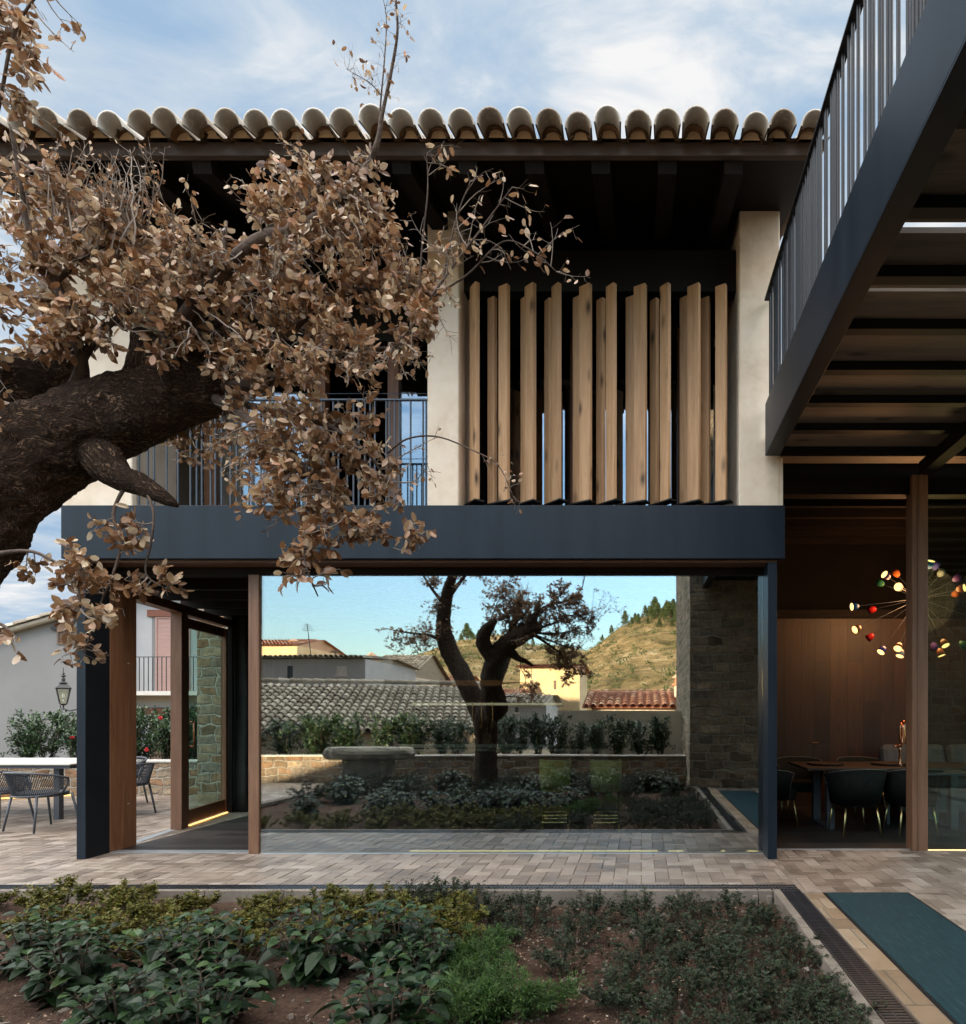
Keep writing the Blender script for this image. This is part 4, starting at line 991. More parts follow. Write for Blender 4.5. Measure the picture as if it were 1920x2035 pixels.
def juniper_mesh(seed, h, rad, n=26):
    r = random.Random(seed); f, s = MB(), MB()
    for i in range(n):
        a = r.random()*6.283; d = Vector((math.cos(a)*r.uniform(.5,1), math.sin(a)*r.uniform(.5,1), r.uniform(.15,.9)*h/rad)).normalized(); ln = rad*r.uniform(.6,1.1); base = Vector((0,0,.02))+rvec(r)*.03
        pts = [base+d*(ln*t)+Vector((0,0,.12*ln*math.sin(t*2.2)-.10*ln*t*t)) for t in (0,.3,.6,1)]; s.tube(pts, [.004,.003,.002,.001], 4, False)
        for q in range(70):
            t = r.uniform(.12,1); p = base+d*(ln*t)+Vector((0,0,.12*ln*math.sin(t*2.2)-.10*ln*t*t)); sd2 = (d*.9+rvec(r)*.9).normalized(); l = .055*r.uniform(.5,1.2)*(1.2-.5*t)
            for e in range(4):
                pp = p+sd2*l*e*.3; leaf2(f, pp, (sd2+rvec(r)*.75).normalized(), Vector((0,0,1)), .020, .0055, .1)
    return f, s
def make(name, label, cat, group, fs, m_leaf, m_stem=None, loc=(0,0,0)):
    t = thing(name, label, cat, (0,0,0), group); f, s = fs
    f.build('foliage', m_leaf, t); s.build('stem', m_stem or M['stem'], t); t.location = loc; return t
def field(protos, spots, labels, sc_r=(.85,1.2), seed=1):
    r = random.Random(seed)
    for i, (x, y, k) in enumerate(spots):
        p = protos[i % len(protos)]; first = i < len(protos)
        lab = labels[i]
        loc = (x, y, soil_z(x, y)-.01); s = r.uniform(*sc_r)*k
        if first: p.location = loc; p.rotation_euler = (0,0,r.random()*6.28); p.scale = (s,s,s); p['label'] = lab
        else: o = dup(p, loc, r.random()*6.28, lab, (s, s, s*r.uniform(.85,1.1)))
ORD = ['leftmost','second','third','fourth','fifth','sixth','seventh','eighth','ninth','tenth','eleventh','twelfth','thirteenth','fourteenth','fifteenth','sixteenth','seventeenth','eighteenth','nineteenth','twentieth','twenty-first','twenty-second','twenty-third','twenty-fourth','twenty-fifth','twenty-sixth','twenty-seventh','twenty-eighth','twenty-ninth','thirtieth','thirty-first','thirty-second','thirty-third','thirty-fourth','thirty-fifth','thirty-sixth','thirty-seventh','thirty-eighth','thirty-ninth','fortieth','forty-first','forty-second']
def ords(n, tail, base='from the left'):
    out = []
    for i in range(n):
        if i == 0: out.append('leftmost '+tail)
        elif i == n-1: out.append('rightmost '+tail)
        else: out.append(ORD[i]+' '+tail+', counted '+base)
    return out
azs = [make('azalea_shrub', 'x', 'shrub', 'yellow-green azaleas along the drain', shrub_small('a', 0, 40+i, .23, .27, 900, .024, .46, stems=24), M['azalea']) for i in range(3)]
spots = [(-4.75,4.70,.9),(-4.25,4.72,1.0),(-3.80,4.74,1.0),(-3.30,4.66,1.0),(-2.78,4.74,1.05),(-2.28,4.70,1.0),(-1.95,4.66,.95),(-1.36,4.60,1.0)]
field(azs, spots, ords(8, 'yellow-green azalea in the row against the drain grate'))
for p in azs: p['group'] = 'yellow-green azaleas along the drain'
az2 = [dup(azs[i], (0,0,0), 0, 'x') for i in range(3)]
spots2 = [(-3.95,4.22,1.0),(-3.50,4.26,1.05),(-3.02,4.18,1.0),(-2.55,4.28,1.0),(-2.10,4.18,1.0),(-1.62,4.30,1.05),(-1.28,4.20,1.0)]
field(az2, spots2, ords(7, 'yellow-green azalea in the second row, behind the big-leaved plants'))
az3 = [dup(azs[i], (0,0,0), 0, 'x') for i in range(3)]
field(az3, [(-3.3,3.9,1.0),(-2.85,3.86,1.0),(-2.42,3.92,1.0),(-1.98,3.98,.95),(-1.5,4.0,1.0),(-1.15,3.92,.9)], ords(6, 'yellow-green azalea in the third row, nearest the big-leaved plants'), seed=5)
hy = [make('hydrangea', 'x', 'plant', 'big-leaved green hydrangeas', hydrangea_mesh(60+i, .29, .27, 14+i, .090), M['hydr']) for i in range(3)]
hs = [(-3.38,3.60,1.05),(-2.98,3.38,1.1),(-2.50,3.52,1.15),(-2.16,3.28,1.05),(-2.36,2.92,1.0),(-1.96,2.84,1.1),(-1.78,3.50,1.0),(-1.40,3.68,1.05),(-1.18,3.52,.75),(-1.12,2.86,1.0),(-3.85,3.3,1.0)]
hl = ['big-leaved hydrangea at the left edge of the photo, farther of two','big-leaved hydrangea at the left edge of the photo, nearer of two','tall dark hydrangea just right of the bare soil at left','hydrangea in the middle of the big dark clump','hydrangea at the lower left corner of the big dark clump','hydrangea cut by the lower photo edge below the big clump','hydrangea with upright shoots in front of the azaleas','glossy hydrangea beside the bare soil, larger of two','glossy hydrangea beside the bare soil, smaller of two','young hydrangea with upright leaves, rightmost at the front','hydrangea just outside the left edge, reflected in the glass']
field(hy, hs, hl, (.95,1.15), 4)
ds = [make('dark_shrub', 'x', 'shrub', 'dark small-leaved shrubs on the right of the bed', shrub_small('d', 0, 80+i, .24, .25, 900, .0145, .5, stems=26), M['darkleaf']) for i in range(4)]
rows = [('back row by the kerb', [(-1.10,4.66,.9),(-.78,4.56,1.0),(-.36,4.62,1.0),(.02,4.46,1.0),(.34,4.68,.9),(.64,4.52,1.0),(.86,4.34,.85)]),
        ('second row', [(-.82,4.18,.85),(-.42,4.10,.9),(.02,3.98,1.0),(.36,4.06,1.0),(.62,3.84,1.0),(.92,3.86,.9)]),
        ('third row', [(-.42,3.62,.9),(-.06,3.52,.9),(.22,3.62,.95),(.50,3.50,1.0),(.82,3.42,1.0)]),
        ('fourth row', [(-.10,3.14,.85),(.18,3.22,.95),(.44,3.12,1.0),(.70,3.06,1.0),(.94,3.02,.95)]),
        ('front row', [(.10,2.82,.9),(.38,2.76,.9),(.66,2.70,1.0),(.90,2.62,1.0)])]
for rn, sp in rows:
    sp = sorted(sp); q = ds if rn[:4] == 'back' else [dup(ds[i], (0,0,0), 0, 'x') for i in range(min(4, len(sp)))]
    field(q, sp, ords(len(sp), 'dark small-leaved shrub, '+rn), (.92,1.18), len(rn))
ju = [make('juniper', 'x', 'plant', 'bright green ferny junipers', juniper_mesh(90+i, .15, .24), M['juniper']) for i in range(2)]
js = [(-.95,3.72,1.05),(-.86,3.46,1.0),(-.84,3.10,1.15),(-.58,3.10,1.1),(-.10,3.22,.5)]
field(ju, js, ['feathery bright green juniper beside the bare soil, farthest back','feathery bright green juniper just in front of the farthest one','feathery bright green juniper left of the front pair','feathery bright green juniper spreading at the front of the bed','tiny upright feathery juniper at the front, right of the others'], (.95,1.1), 6)
dk = [dup(ds[i], (0,0,0), 0, 'x') for i in range(2)]
for o in dk: o['group'] = 'purple-dark shrubs among the azaleas'
field(dk, [(-1.76,4.86,1.05),(-1.47,4.86,1.1)], ['dark purplish shrub by the drain, left of the pair','dark purplish shrub by the drain, right of the pair'])
# the part of the bed behind, seen in the glass
hz = [dup(hy[i], (0,0,0), 0, 'x') for i in range(3)]
for o in hz: o['group'] = 'plants of the rear bed seen in the glass'
zs = [(-4.8,2.3,1.1),(-4.2,1.6,1.1),(-3.9,3.0,1.0),(-3.6,.6,1.2),(-4.9,3.4,1.0),(-2.2,.4,1.1),(-1.8,1.5,1.0),(-1.5,.3,1.1),(-2.9,2.5,1.0),(-5.2,1.0,.9),(-.9,.9,1.0),(-.6,.1,1.1),(.2,.5,1.0),(.5,1.2,.9),(.5,.2,1.0),(-4.4,.3,1.0),(-5.1,.1,.9)]
zs = sorted(zs); field(hz, zs, ords(15, 'leafy plant of the rear bed, reflected in the glass')+['leafy plant beside the stone tower, reflected in the glass','last leafy plant beside the grate, reflected in the glass'], (1.0,1.25), 8)
dz_ = [dup(ds[i], (0,0,0), 0, 'x') for i in range(4)]
for o in dz_: o['group'] = 'low shrubs of the rear bed seen in the glass'
r_ = random.Random(55); rs = []
for i in range(34):
    for _ in range(40):
        q = (r_.uniform(-5.5,.85), r_.uniform(-.2,2.35))
        if all((q[0]-a)**2+(q[1]-b_)**2 > .16 for a, b_, c_ in rs) and (q[0]+2.86)**2+(q[1]-.9)**2 > .2: break
    rs.append((q[0], q[1], r_.uniform(1.3,1.7)))
rs.sort(); field(dz_, rs, ords(34, 'low dark shrub of the rear bed, reflected in the glass'), (.95,1.1), 12)
lt = MB(); r_ = random.Random(77)
for _ in range(5200):
    x, y = r_.uniform(-3.2,1.0), r_.uniform(2.4,5.0)
    if x < -.8 and r_.random() < .5: continue
    z = soil_z(x, y)+.004; a = r_.random()*6.28; l = r_.uniform(.008,.030)
    leaf2(lt, Vector((x,y,z)), Vector((math.cos(a),math.sin(a),r_.uniform(-.1,.35))), Vector((0,0,1))+rvec(r_)*.4, l, l*.5, r_.uniform(-.1,.2))
tag(lt.build('leaf_litter', M['litter']), kind='stuff')
wd_ = MB(); r_ = random.Random(78)
for _ in range(420):
    x, y = r_.uniform(-3.0,1.0), r_.uniform(2.5,4.95); z = soil_z(x, y)
    for k in range(r_.randint(4,9)):
        a = r_.random()*6.28; d = Vector((math.cos(a), math.sin(a), r_.uniform(.3,1.4))).normalized(); l = r_.uniform(.015,.045); leaf2(wd_, Vector((x,y,z))+rvec(r_)*.012+Vector((0,0,.01)), d, Vector((0,0,1)), l, l*.35, .1)
pb_ = MB(); r_ = random.Random(79)
for _ in range(700):
    x, y = r_.uniform(-3.2,1.0), r_.uniform(2.4,5.0); s_ = r_.uniform(.004,.014) if r_.random() < .93 else r_.uniform(.015,.03); z = soil_z(x, y); q = Euler((r_.random()*6,r_.random()*6,r_.random()*6)).to_matrix().to_4x4()
    pb_.obox((x,y,z+s_*.2), (s_*2, s_*1.5, s_*1.2), 0, q)
tag(pb_.build('pebbles', M['concrete'], bevel=.002), kind='stuff')
tag(wd_.build('weeds', M['darkleaf']), kind='stuff')

# ================================================================== LEFT TERRACE
def camellia_mesh(seed, h, rad, n=2300):
    r = random.Random(seed); f, s = MB(), MB(); tips = []
    for i in range(9):
        a = r.random()*6.283; rr = rad*r.uniform(.1,.8); tip = Vector((math.cos(a)*rr, math.sin(a)*rr, h*r.uniform(.72,1.05))); base = Vector((math.cos(a)*.04, math.sin(a)*.04, -.05))
        mid = base.lerp(tip,.5)+rvec(r)*.06; s.tube([base, mid, tip], [.010,.007,.003], 5, False); tips.append((base, mid, tip))
        for k in range(6):
            t = r.uniform(.25,.95); p = base.lerp(mid,t*2) if t < .5 else mid.lerp(tip,t*2-1); e = p+(rvec(r)+Vector((0,0,.5))).normalized()*r.uniform(.08,.24)*rad/.35; s.tube([p, p.lerp(e,.5)+rvec(r)*.01, e], [.004,.003,.0015], 4, False); tips.append((p, p.lerp(e,.5), e))
    for b_, m_, t_ in tips:
        for q in range(n//len(tips)):
            t = r.uniform(.12,1.05); p = (b_.lerp(m_,t*2) if t < .5 else m_.lerp(t_,t*2-1))+rvec(r)*r.uniform(0,.07)
            d = (rvec(r)+Vector((0,0,.15))).normalized(); l = r.uniform(.04,.068); leaf6(f, p, d, (rvec(r)*.6+Vector((0,0,1))).normalized(), l, l*.48, .15, .12)
    return f, s
def planter(name, label, pts, zt, th, m, coping=.03, inner=True):
    """low stone wall along the ground line pts (facing side on the left of travel)"""
    t = thing(name, label, 'wall', (pts[0][0], pts[0][1], 0)); w_, c_ = MB(), MB()
    for a, b_ in zip(pts, pts[1:]):
        A, B_ = Vector((*a, 0)), Vector((*b_, 0)); d = (B_-A).normalized(); n = Vector((-d.y, d.x, 0)); L_ = (B_-A).length; ns = max(2, int(L_/.09)); nz_ = 7; b0 = len(w_.v)
        for j in range(nz_+1):
            for i in range(ns+1):
                p = A+d*(L_*i/ns)+Vector((0,0,-.06+(zt+.06)*j/nz_)); k = .018*noise.noise(p*7)+.01*noise.noise(p*19); w_.v.append(tuple(p+n*k))
        for j in range(nz_):
            for i in range(ns): a0 = b0+j*(ns+1)+i; w_.f.append((a0,a0+1,a0+ns+2,a0+ns+1))
        w_.add([A+Vector((0,0,zt)), B_+Vector((0,0,zt)), B_-n*th+Vector((0,0,zt)), A-n*th+Vector((0,0,zt)), A-n*th+Vector((0,0,-.06)), B_-n*th+Vector((0,0,-.06))], [(0,1,2,3),(3,2,5,4)])
        q = [A+n*.02, B_+n*.02, B_-n*(th+.01), A-n*(th+.01)]
        c_.add([p+Vector((0,0,zt+.002)) for p in q]+[p+Vector((0,0,zt+coping)) for p in q], [(3,2,1,0),(4,5,6,7),(0,1,5,4),(1,2,6,5),(2,3,7,6),(3,0,4,7)])
    w_.build('stone_face', m, t); c_.build('coping', M['coping'], t); return t
planter('stone_planter_wall', 'low warm stone wall with pale coping round the left terrace', [(-3.6,10.86),(-9.35,10.86),(-12.5,9.2)][::1][::-1][::-1], .555, .28, M['stone'])
mb = MB(); mb.poly([(-12.6,9.5),(-9.4,11.16),(-3.6,11.16),(-3.6,12.4),(-12.6,12.4)], -.2, .48); tag(mb.build('planter_soil', M['soil']), kind='structure')
mb = MB(); mb.bar((-12.4,9.20,.02),(-9.5,10.72,.02),.02,.02); tag(mb.build('light_strip', M['led']), 'warm light strip along the foot of the terrace wall behind the chairs', 'light strip')
cms = [make('camellia_shrub', 'x', 'shrub', 'camellias above the terrace wall', camellia_mesh(100+i, .90, .47), M['camellia']) for i in range(3)]
def place(protos, spots, labels, seed, s0=(.9,1.12)):
    r = random.Random(seed)
    for i, sp in enumerate(spots):
        p = protos[i % len(protos)]; s = r.uniform(*s0); rz = r.random()*6.28
        if i < len(protos): p.location = sp; p.rotation_euler = (0,0,rz); p.scale = (s,s,s); p['label'] = labels[i]
        else: dup(p, sp, rz, labels[i], (s,s,s*r.uniform(.9,1.12)))
sp = [(-8.3,11.85,.48),(-7.2,11.9,.48),(-9.3,11.95,.48),(-6.6,11.9,.48),(-11.9,10.6,.48),(-11.3,10.85,.48),(-10.75,11.25,.48),(-10.15,11.5,.48),(-9.6,11.55,.48),(-9.05,11.5,.48),(-8.55,11.6,.48),(-8.0,11.5,.48),(-7.45,11.55,.48),(-6.9,11.5,.48),(-6.3,11.55,.48),(-10.9,11.8,.48),(-9.9,12.0,.48)]
sp.sort(); place(cms, sp, ords(17, 'glossy camellia above the left terrace wall'), 3)
fl = MB(); r_ = random.Random(4)
for p in ((-8.35,11.18,1.30),(-8.6,11.2,.75),(-9.9,11.2,.95)):
    for k in range(14): leaf6(fl, Vector(p), (rvec(r_)+Vector((0,-.4,.2))).normalized(), rvec(r_), .04, .036, .2, .1)
f_ = fl.build('flower', M['flower']); tag(f_, 'red camellia blooms among the leaves of the terrace hedge', 'flowers')

# outdoor table and rope chairs
t = thing('outdoor_table', 'pale-topped outdoor table on grey metal legs on the left terrace', 'table', (-7.6,8.9,0))
b = MB(); b.box(-10.6,8.25,.722,-7.32,9.35,.740); b.build('tabletop', M['tabletop'], t, bevel=.003)
b = MB(); b.box(-10.56,8.29,.675,-7.36,9.31,.720); b.build('apron', M['grey_metal'], t)
for x in (-10.4,-7.62):
    for y in (8.42,9.18):
        b = MB(); b.box(x-.035,y-.035,0,x+.035,y+.035,.674); b.build('leg', M['grey_metal'], t)
def rope_chair():
    t = thing('rope_chair', 'x', 'chair', (0,0,0), 'grey rope chairs round the outdoor table')
    # seat faces +Y, back wraps round -Y side
    def rim(z, r, k0=-1.15, k1=1.15, n=30):
        return [Vector((math.sin(k0*math.pi/2+(k1-k0)*math.pi/2*i/n)*r, -math.cos(k0*math.pi/2+(k1-k0)*math.pi/2*i/n)*r*.92, z(i/n) if callable(z) else z)) for i in range(n+1)]
    top = rim(lambda u: .70-.085*abs(2*u-1)**2.2, .335); bot = rim(lambda u: .415+.03*abs(2*u-1)**2, .27)
    b = MB(); b.tube(top, .013, 8); b.tube(bot, .011, 8); b.tube([top[0], top[0].lerp(bot[0],.5)+Vector((.0,.02,0)), bot[0]], .012, 8); b.tube([top[-1], top[-1].lerp(bot[-1],.5)+Vector((0,.02,0)), bot[-1]], .012, 8); b.build('frame', M['grey_metal'], t, smooth=True)
    b = MB(); n = 54
    T = rim(lambda u: .70-.085*abs(2*u-1)**2.2, .335, n=n); Bq = rim(lambda u: .415+.03*abs(2*u-1)**2, .27, n=n)
    for i in range(n+1):
        j = min(n, max(0, i-4)); b.tube([T[i], T[i].lerp(Bq[j],.5)*1.0, Bq[j]], .0048, 5, False)
    b.build('rope_back', M['rope'], t, smooth=True)
    b = MB(); pr = [(x, y) for x, y in [(math.sin(a)*.27, -math.cos(a)*.25) for a in [6.283*k/28 for k in range(28)]]]; b.poly(pr, .40, .45); b.build('seat', M['rope'], t, bevel=.012)
    for sx in (-1,1):
        for sy, yy in ((-1,-.17),(1,.20)):
            b = MB(); b.tube([(sx*.20, yy, .42),(sx*.245, yy*1.35, 0)], [.014,.011], 8); b.build('leg', M['grey_metal'], t, smooth=True)
    return t
rc = rope_chair(); rc.location = (-7.20,7.72,0); rc.rotation_euler = (0,0,R(-14)); rc['label'] = 'grey rope chair nearest the steel column, its back to the camera'
dup(rc, (-7.98,7.95,0), R(4), 'grey rope chair cut by the left edge of the photo')
dup(rc, (-7.02,8.75,0), R(82), 'grey rope chair at the table end, glimpsed through the doorway')
dup(rc, (-7.9,9.75,0), R(176), 'grey rope chair on the far side of the outdoor table')
# rear stone pier seen through the glass door
def stone_block(mb, x0, y0, x1, y1, z0, z1, amp=.02, st=.1):
    for A, B_ in (((x0,y0),(x1,y0)),((x1,y0),(x1,y1)),((x1,y1),(x0,y1)),((x0,y1),(x0,y0))):
        A, B_ = Vector((*A,0)), Vector((*B_,0)); d = (B_-A).normalized(); n = Vector((d.y,-d.x,0)); L_ = (B_-A).length; ns = max(1, int(L_/st)); nz_ = max(1, int((z1-z0)/st)); b0 = len(mb.v)
        for j in range(nz_+1):
            for i in range(ns+1):
                p = A+d*(L_*i/ns)+Vector((0,0,z0+(z1-z0)*j/nz_)); e = 1 if 0 < i < ns else 0; k = amp*(noise.noise(p*5.5)+.5*noise.noise(p*15)); mb.v.append(tuple(p+n*k*e))
        for j in range(nz_):
            for i in range(ns): a0 = b0+j*(ns+1)+i; mb.f.append((a0,a0+1,a0+ns+2,a0+ns+1))
    mb.add([(x0,y0,z1),(x1,y0,z1),(x1,y1,z1),(x0,y1,z1)], [(0,1,2,3)])
b = MB(); stone_block(b, -6.90, 10.0, -6.28, 10.6, -.02, 3.3); tag(b.build('stone_pier', M['stone']), 'rough stone pier behind the half-open glass door', 'stone pier')
# curtain
b = MB(); n = 46; P0 = Vector((-5.66,8.95,0)); P1 = Vector((-5.05,9.7,0)); rows = 8
for j in range(rows+1):
    z = .01+(2.75-.01)*j/rows
    for i in range(n+1):
        t_ = i/n; p = P0.lerp(P1, t_); d = (P1-P0).normalized(); nn = Vector((-d.y,d.x,0)); w_ = .055*math.sin(t_*n*.72+.3*math.sin(j))*(1-.25*j/rows); b.v.append((p.x+nn.x*w_, p.y+nn.y*w_, z))
for j in range(rows):
    for i in range(n): a0 = j*(n+1)+i; b.f.append((a0,a0+1,a0+n+2,a0+n+1))
o = b.build('curtain', M['curtain'], smooth=True); tag(o, 'long charcoal curtain gathered behind the glass door', 'curtain')
sm = o.modifiers.new('solid', 'SOLIDIFY'); sm.thickness = .004

# neighbouring white houses at left
def window(b_par, x0, x1, z0, z1, y, m, frame=M['shutter_b'], dep=.06, lintel=None, sill=False):
    b = MB(); b.box(x0, y-.004, z0, x1, y+.03, z1); w_ = b.build('window', m, b_par)
    b = MB(); fw = .045
    b.box(x0-.0, y-.03, z0, x0+fw, y-.005, z1); b.box(x1-fw, y-.03, z0, x1, y-.005, z1); b.box(x0+fw, y-.03, z1-fw, x1-fw, y-.005, z1); b.box(x0+fw, y-.03, z0, x1-fw, y-.005, z0+fw); b.build('frame', frame, w_)
    if lintel: b = MB(); b.box(x0-.22, y-.06, z1+.002, x1+.22, y+.03, z1+lintel); b.build('lintel', M['lintel'], w_, bevel=.01)
    return w_
gh = thing('white_house', 'pale grey-white house with a sloping gable roof and one small shuttered window', 'house', (-17,18,0))
X = lambda u, Y: (u-1275)*Y/F
Z = lambda v, Y: EYE-(v-1415)*Y/F
b = MB(); y = 18.0; xa, xb = -22.0, -14.85
za, zb = Z(1266,18)-.0, Z(1226,18)
zl = lambda x: za+(x-X(0,18))/(X(140,18)-X(0,18))*(zb-za)
b.add([(xa,y,-.3),(xb,y,-.3),(xb,y,zl(xb)),(xa,y,zl(xa)),(xa,y+9,-.3),(xb,y+9,-.3),(xb,y+9,zl(xb)),(xa,y+9,zl(xa))], [(0,1,2,3),(5,4,7,6),(1,5,6,2),(4,0,3,7)]); b.build('wall', M['wall_grey'], gh)
b = MB(); sv = Vector((xb-xa, 0, zl(xb)-zl(xa))).normalized()
arc0 = Vector((xa, y-.22, zl(xa)+.10)); Lr = (xb-xa)/sv.x
nv = Vector((-sv.z,0,sv.x))
for i in range(42):
    o_ = arc0+Vector((0, i*.222, 0))
    for r in range(int(Lr/.38)):
        arc_tile(b, o_, Vector((0,-1,0)), sv, nv, .11, .09, r*.38, r*.38+.46, .02, 0, n=5)
    if i == 0: b.bar(arc0-nv*.06+Vector((0,.1,0)), arc0-nv*.06+sv*Lr+Vector((0,.1,0)), .24, .10)
b.build('roof', M['tile_old'], gh, smooth=True)
ww = window(gh, X(115,18), X(115,18)+.55, Z(1281,18), Z(1253,18), y, M['shutter_b'])
b = MB(); b.box(X(106,18), y-.09, Z(1252,18), X(106,18)+1.0, y+.05, Z(1246,18)); b.build('lintel', M['iron'], ww)
bh = thing('white_house', 'bright white house with a railed balcony, timber lintels and a pinkish roller shutter', 'house', (-13.4,18.6,0))
y = 18.6
b = MB(); b.box(-14.95, y, -.3, -8.0, y+8, 4.9); b.build('wall', M['wall_white'], bh)
b = MB()
for r in range(14):
    for i in range(33): arc_tile(b, Vector((-15.3+i*.222, y-.5, 5.05)), Vector((1,0,0)), Vector((0,.95,.3)).normalized(), Vector((0,-.3,.95)).normalized(), .11,.09, r*.38, r*.38+.46, .02, 0, n=5)
b.box(-15.3, y-.5, 4.91, -7.8, y+8, 4.99); b.build('roof', M['tile_old'], bh, smooth=True)
for x in (-14.95, -13.0, -11.2):
    b = MB(); b.box(x, y-.45, 4.70, x+.36, y-.002, 4.88); b.build('corbel', M['lintel'], bh)
w_ = window(bh, X(310,y), X(310,y)+1.0, Z(1375,y)-.02, Z(1226,y), y, M['shutter'], M['shutter'], lintel=.2)
b = MB(); b.box(X(302,y), y-.003, Z(1375,y), X(309,y), y+.02, Z(1226,y)); b.build('reveal', M['wall_grey'], bh)
b = MB(); b.box(-15.0, y-.75, Z(1383,y), -10.8, y-.001, Z(1375,y)); bc = b.build('balcony', M['coping'], bh)
b = MB(); zt, zb_ = Z(1305,y-.7), Z(1377,y-.7)
b.box(-14.98, y-.735, zt-.02, -10.82, y-.705, zt)
i = 0; x = -14.95
while x < -10.85: b.box(x, y-.727, zb_, x+.016, y-.711, zt-.02); x += .125
b.build('railing', M['iron'], bc)
w_ = window(bh, X(298,y), X(298,y)+1.5, -.1, Z(1420,y)-.02, y, M['shutter_b'], lintel=.2)
sun_block2 = thing('village_house', 'tall grey sun-blocking house, added unseen behind the white house with the balcony', 'house', (-15,30,0))  # unseen block, added to keep low sun off the oak and cream wall
b = MB(); b.box(-26, 30, -.3, -4, 36, 12); b.build('wall', M['wall_grey'], sun_block2)
b = MB(); b.box(-26.3, 29.6, 12.001, -3.6, 36.4, 12.4); b.build('roof', M['tile_old'], sun_block2)
sun_block = thing('village_house', 'tall grey sun-blocking house, added out of view left of the white gable house', 'house', (-46,20,0))  # added out of view so its shadow falls on the barn side
b = MB(); b.poly([(-66,20),(-21.8,20),(-31,28),(-66,28)], -.3, 12); b.build('wall', M['wall_grey'], sun_block)
b = MB(); b.poly([(-66.4,19.7),(-21.6,19.7),(-31.2,28.4),(-66.4,28.4)], 12.001, 12.4); b.build('roof', M['tile_old'], sun_block)
# wall lantern and cable
lx, ly, lz = X(126,15), 15.0, Z(1400,15)
ln = thing('wall_lantern', 'black four-sided street lantern on an iron bracket beside the white house', 'lantern', (lx, ly, lz))
def frus(b, z0, r0, z1, r1, n=4): 
    b.lathe([(0,z0),(r0,z0),(r1,z1),(0,z1)], (lx,ly,lz), n)
b = MB(); b.lathe([(.085,.02),(.165,.36)], (lx,ly,lz), 4); b.build('glass', M['glass_lamp'], ln)
b = MB()
for k in range(4):
    a = math.pi/2*k; b.bar((lx+.088*math.cos(a),ly+.088*math.sin(a),lz+.02),(lx+.168*math.cos(a),ly+.168*math.sin(a),lz+.36),.016,.016)
frus(b, -.02,.06,.02,.10); frus(b, .36,.19,.385,.20); frus(b,.385,.19,.47,.10); frus(b,.47,.05,.50,.12); frus(b,.50,.11,.54,.035)
b.lathe([(.03,.54),(.035,.60),(.015,.63),(.05,.66),(.012,.69),(.03,.72),(.008,.75),(.006,.86)], (lx,ly,lz), 10)
b.bar((lx-.055,ly,lz+.67),(lx+.055,ly,lz+.67),.014,.014); b.build('frame', M['iron'], ln)
b = MB(); b.tube([(lx,ly,lz+.06),(lx,ly,lz+.13)], .015, 8); b.lathe([(.0,.13),(.026,.16),(.030,.20),(.018,.25),(0,.26)], (lx,ly,lz), 10); b.build('bulb', M['white'], ln)
b = MB(); b.tube([(lx,ly,lz-.02),(lx,ly,lz-.10),(lx+.14,ly,lz-.15),(lx+.5,ly+.0,lz-.08),(lx+.75,ly+3.0,lz-.06)], .016, 8); b.tube([(lx-.08,ly,lz-.02),(lx-.05,ly,lz-.11),(lx+.05,ly,lz-.13)], .009, 6); b.build('bracket', M['iron'], ln)
b = MB(); b.tube([(X(20,17.9),17.9,Z(1441,17.9)),(X(60,17.9),17.9,Z(1436,17.9)),(X(140,17.9),17.9,Z(1422,17.9)),(X(200,17.9),17.9,Z(1412,17.9))], .014, 5); tag(b.build('cable', M['iron']), 'thin black cable sagging across the white wall under the lantern', 'cable')

# ================================================================== INSIDE THE RIGHT HALL
t = thing('dining_table', 'dark wooden dining table on flat steel legs in the right-hand hall', 'table', (2.9,8.05,0))
b = MB(); b.box(1.95,7.55,.715,4.2,8.55,.745); b.build('tabletop', M['tray'], t, bevel=.004)
for x in (2.22,3.7):
    b = MB(); b.box(x,7.70,.0,x+.09,8.40,.02); b.box(x,7.70,.021,x+.09,7.79,.714); b.box(x,8.31,.021,x+.09,8.40,.714); b.build('leg', M['grey_metal'], t)
for i, (x, lab) in enumerate(((2.30,'round dark tray at the left end of the dining table'),(3.10,'round dark tray beside the copper sculpture on the dining table'))):
    b = MB(); b.lathe([(0,.0),(.21,.0),(.235,.022),(.23,.026),(.205,.008),(0,.008)], (x,8.05,.7465), 32); tag(b.build('serving_tray', M['tray'], smooth=True), lab, 'tray', 'round trays on the dining table')
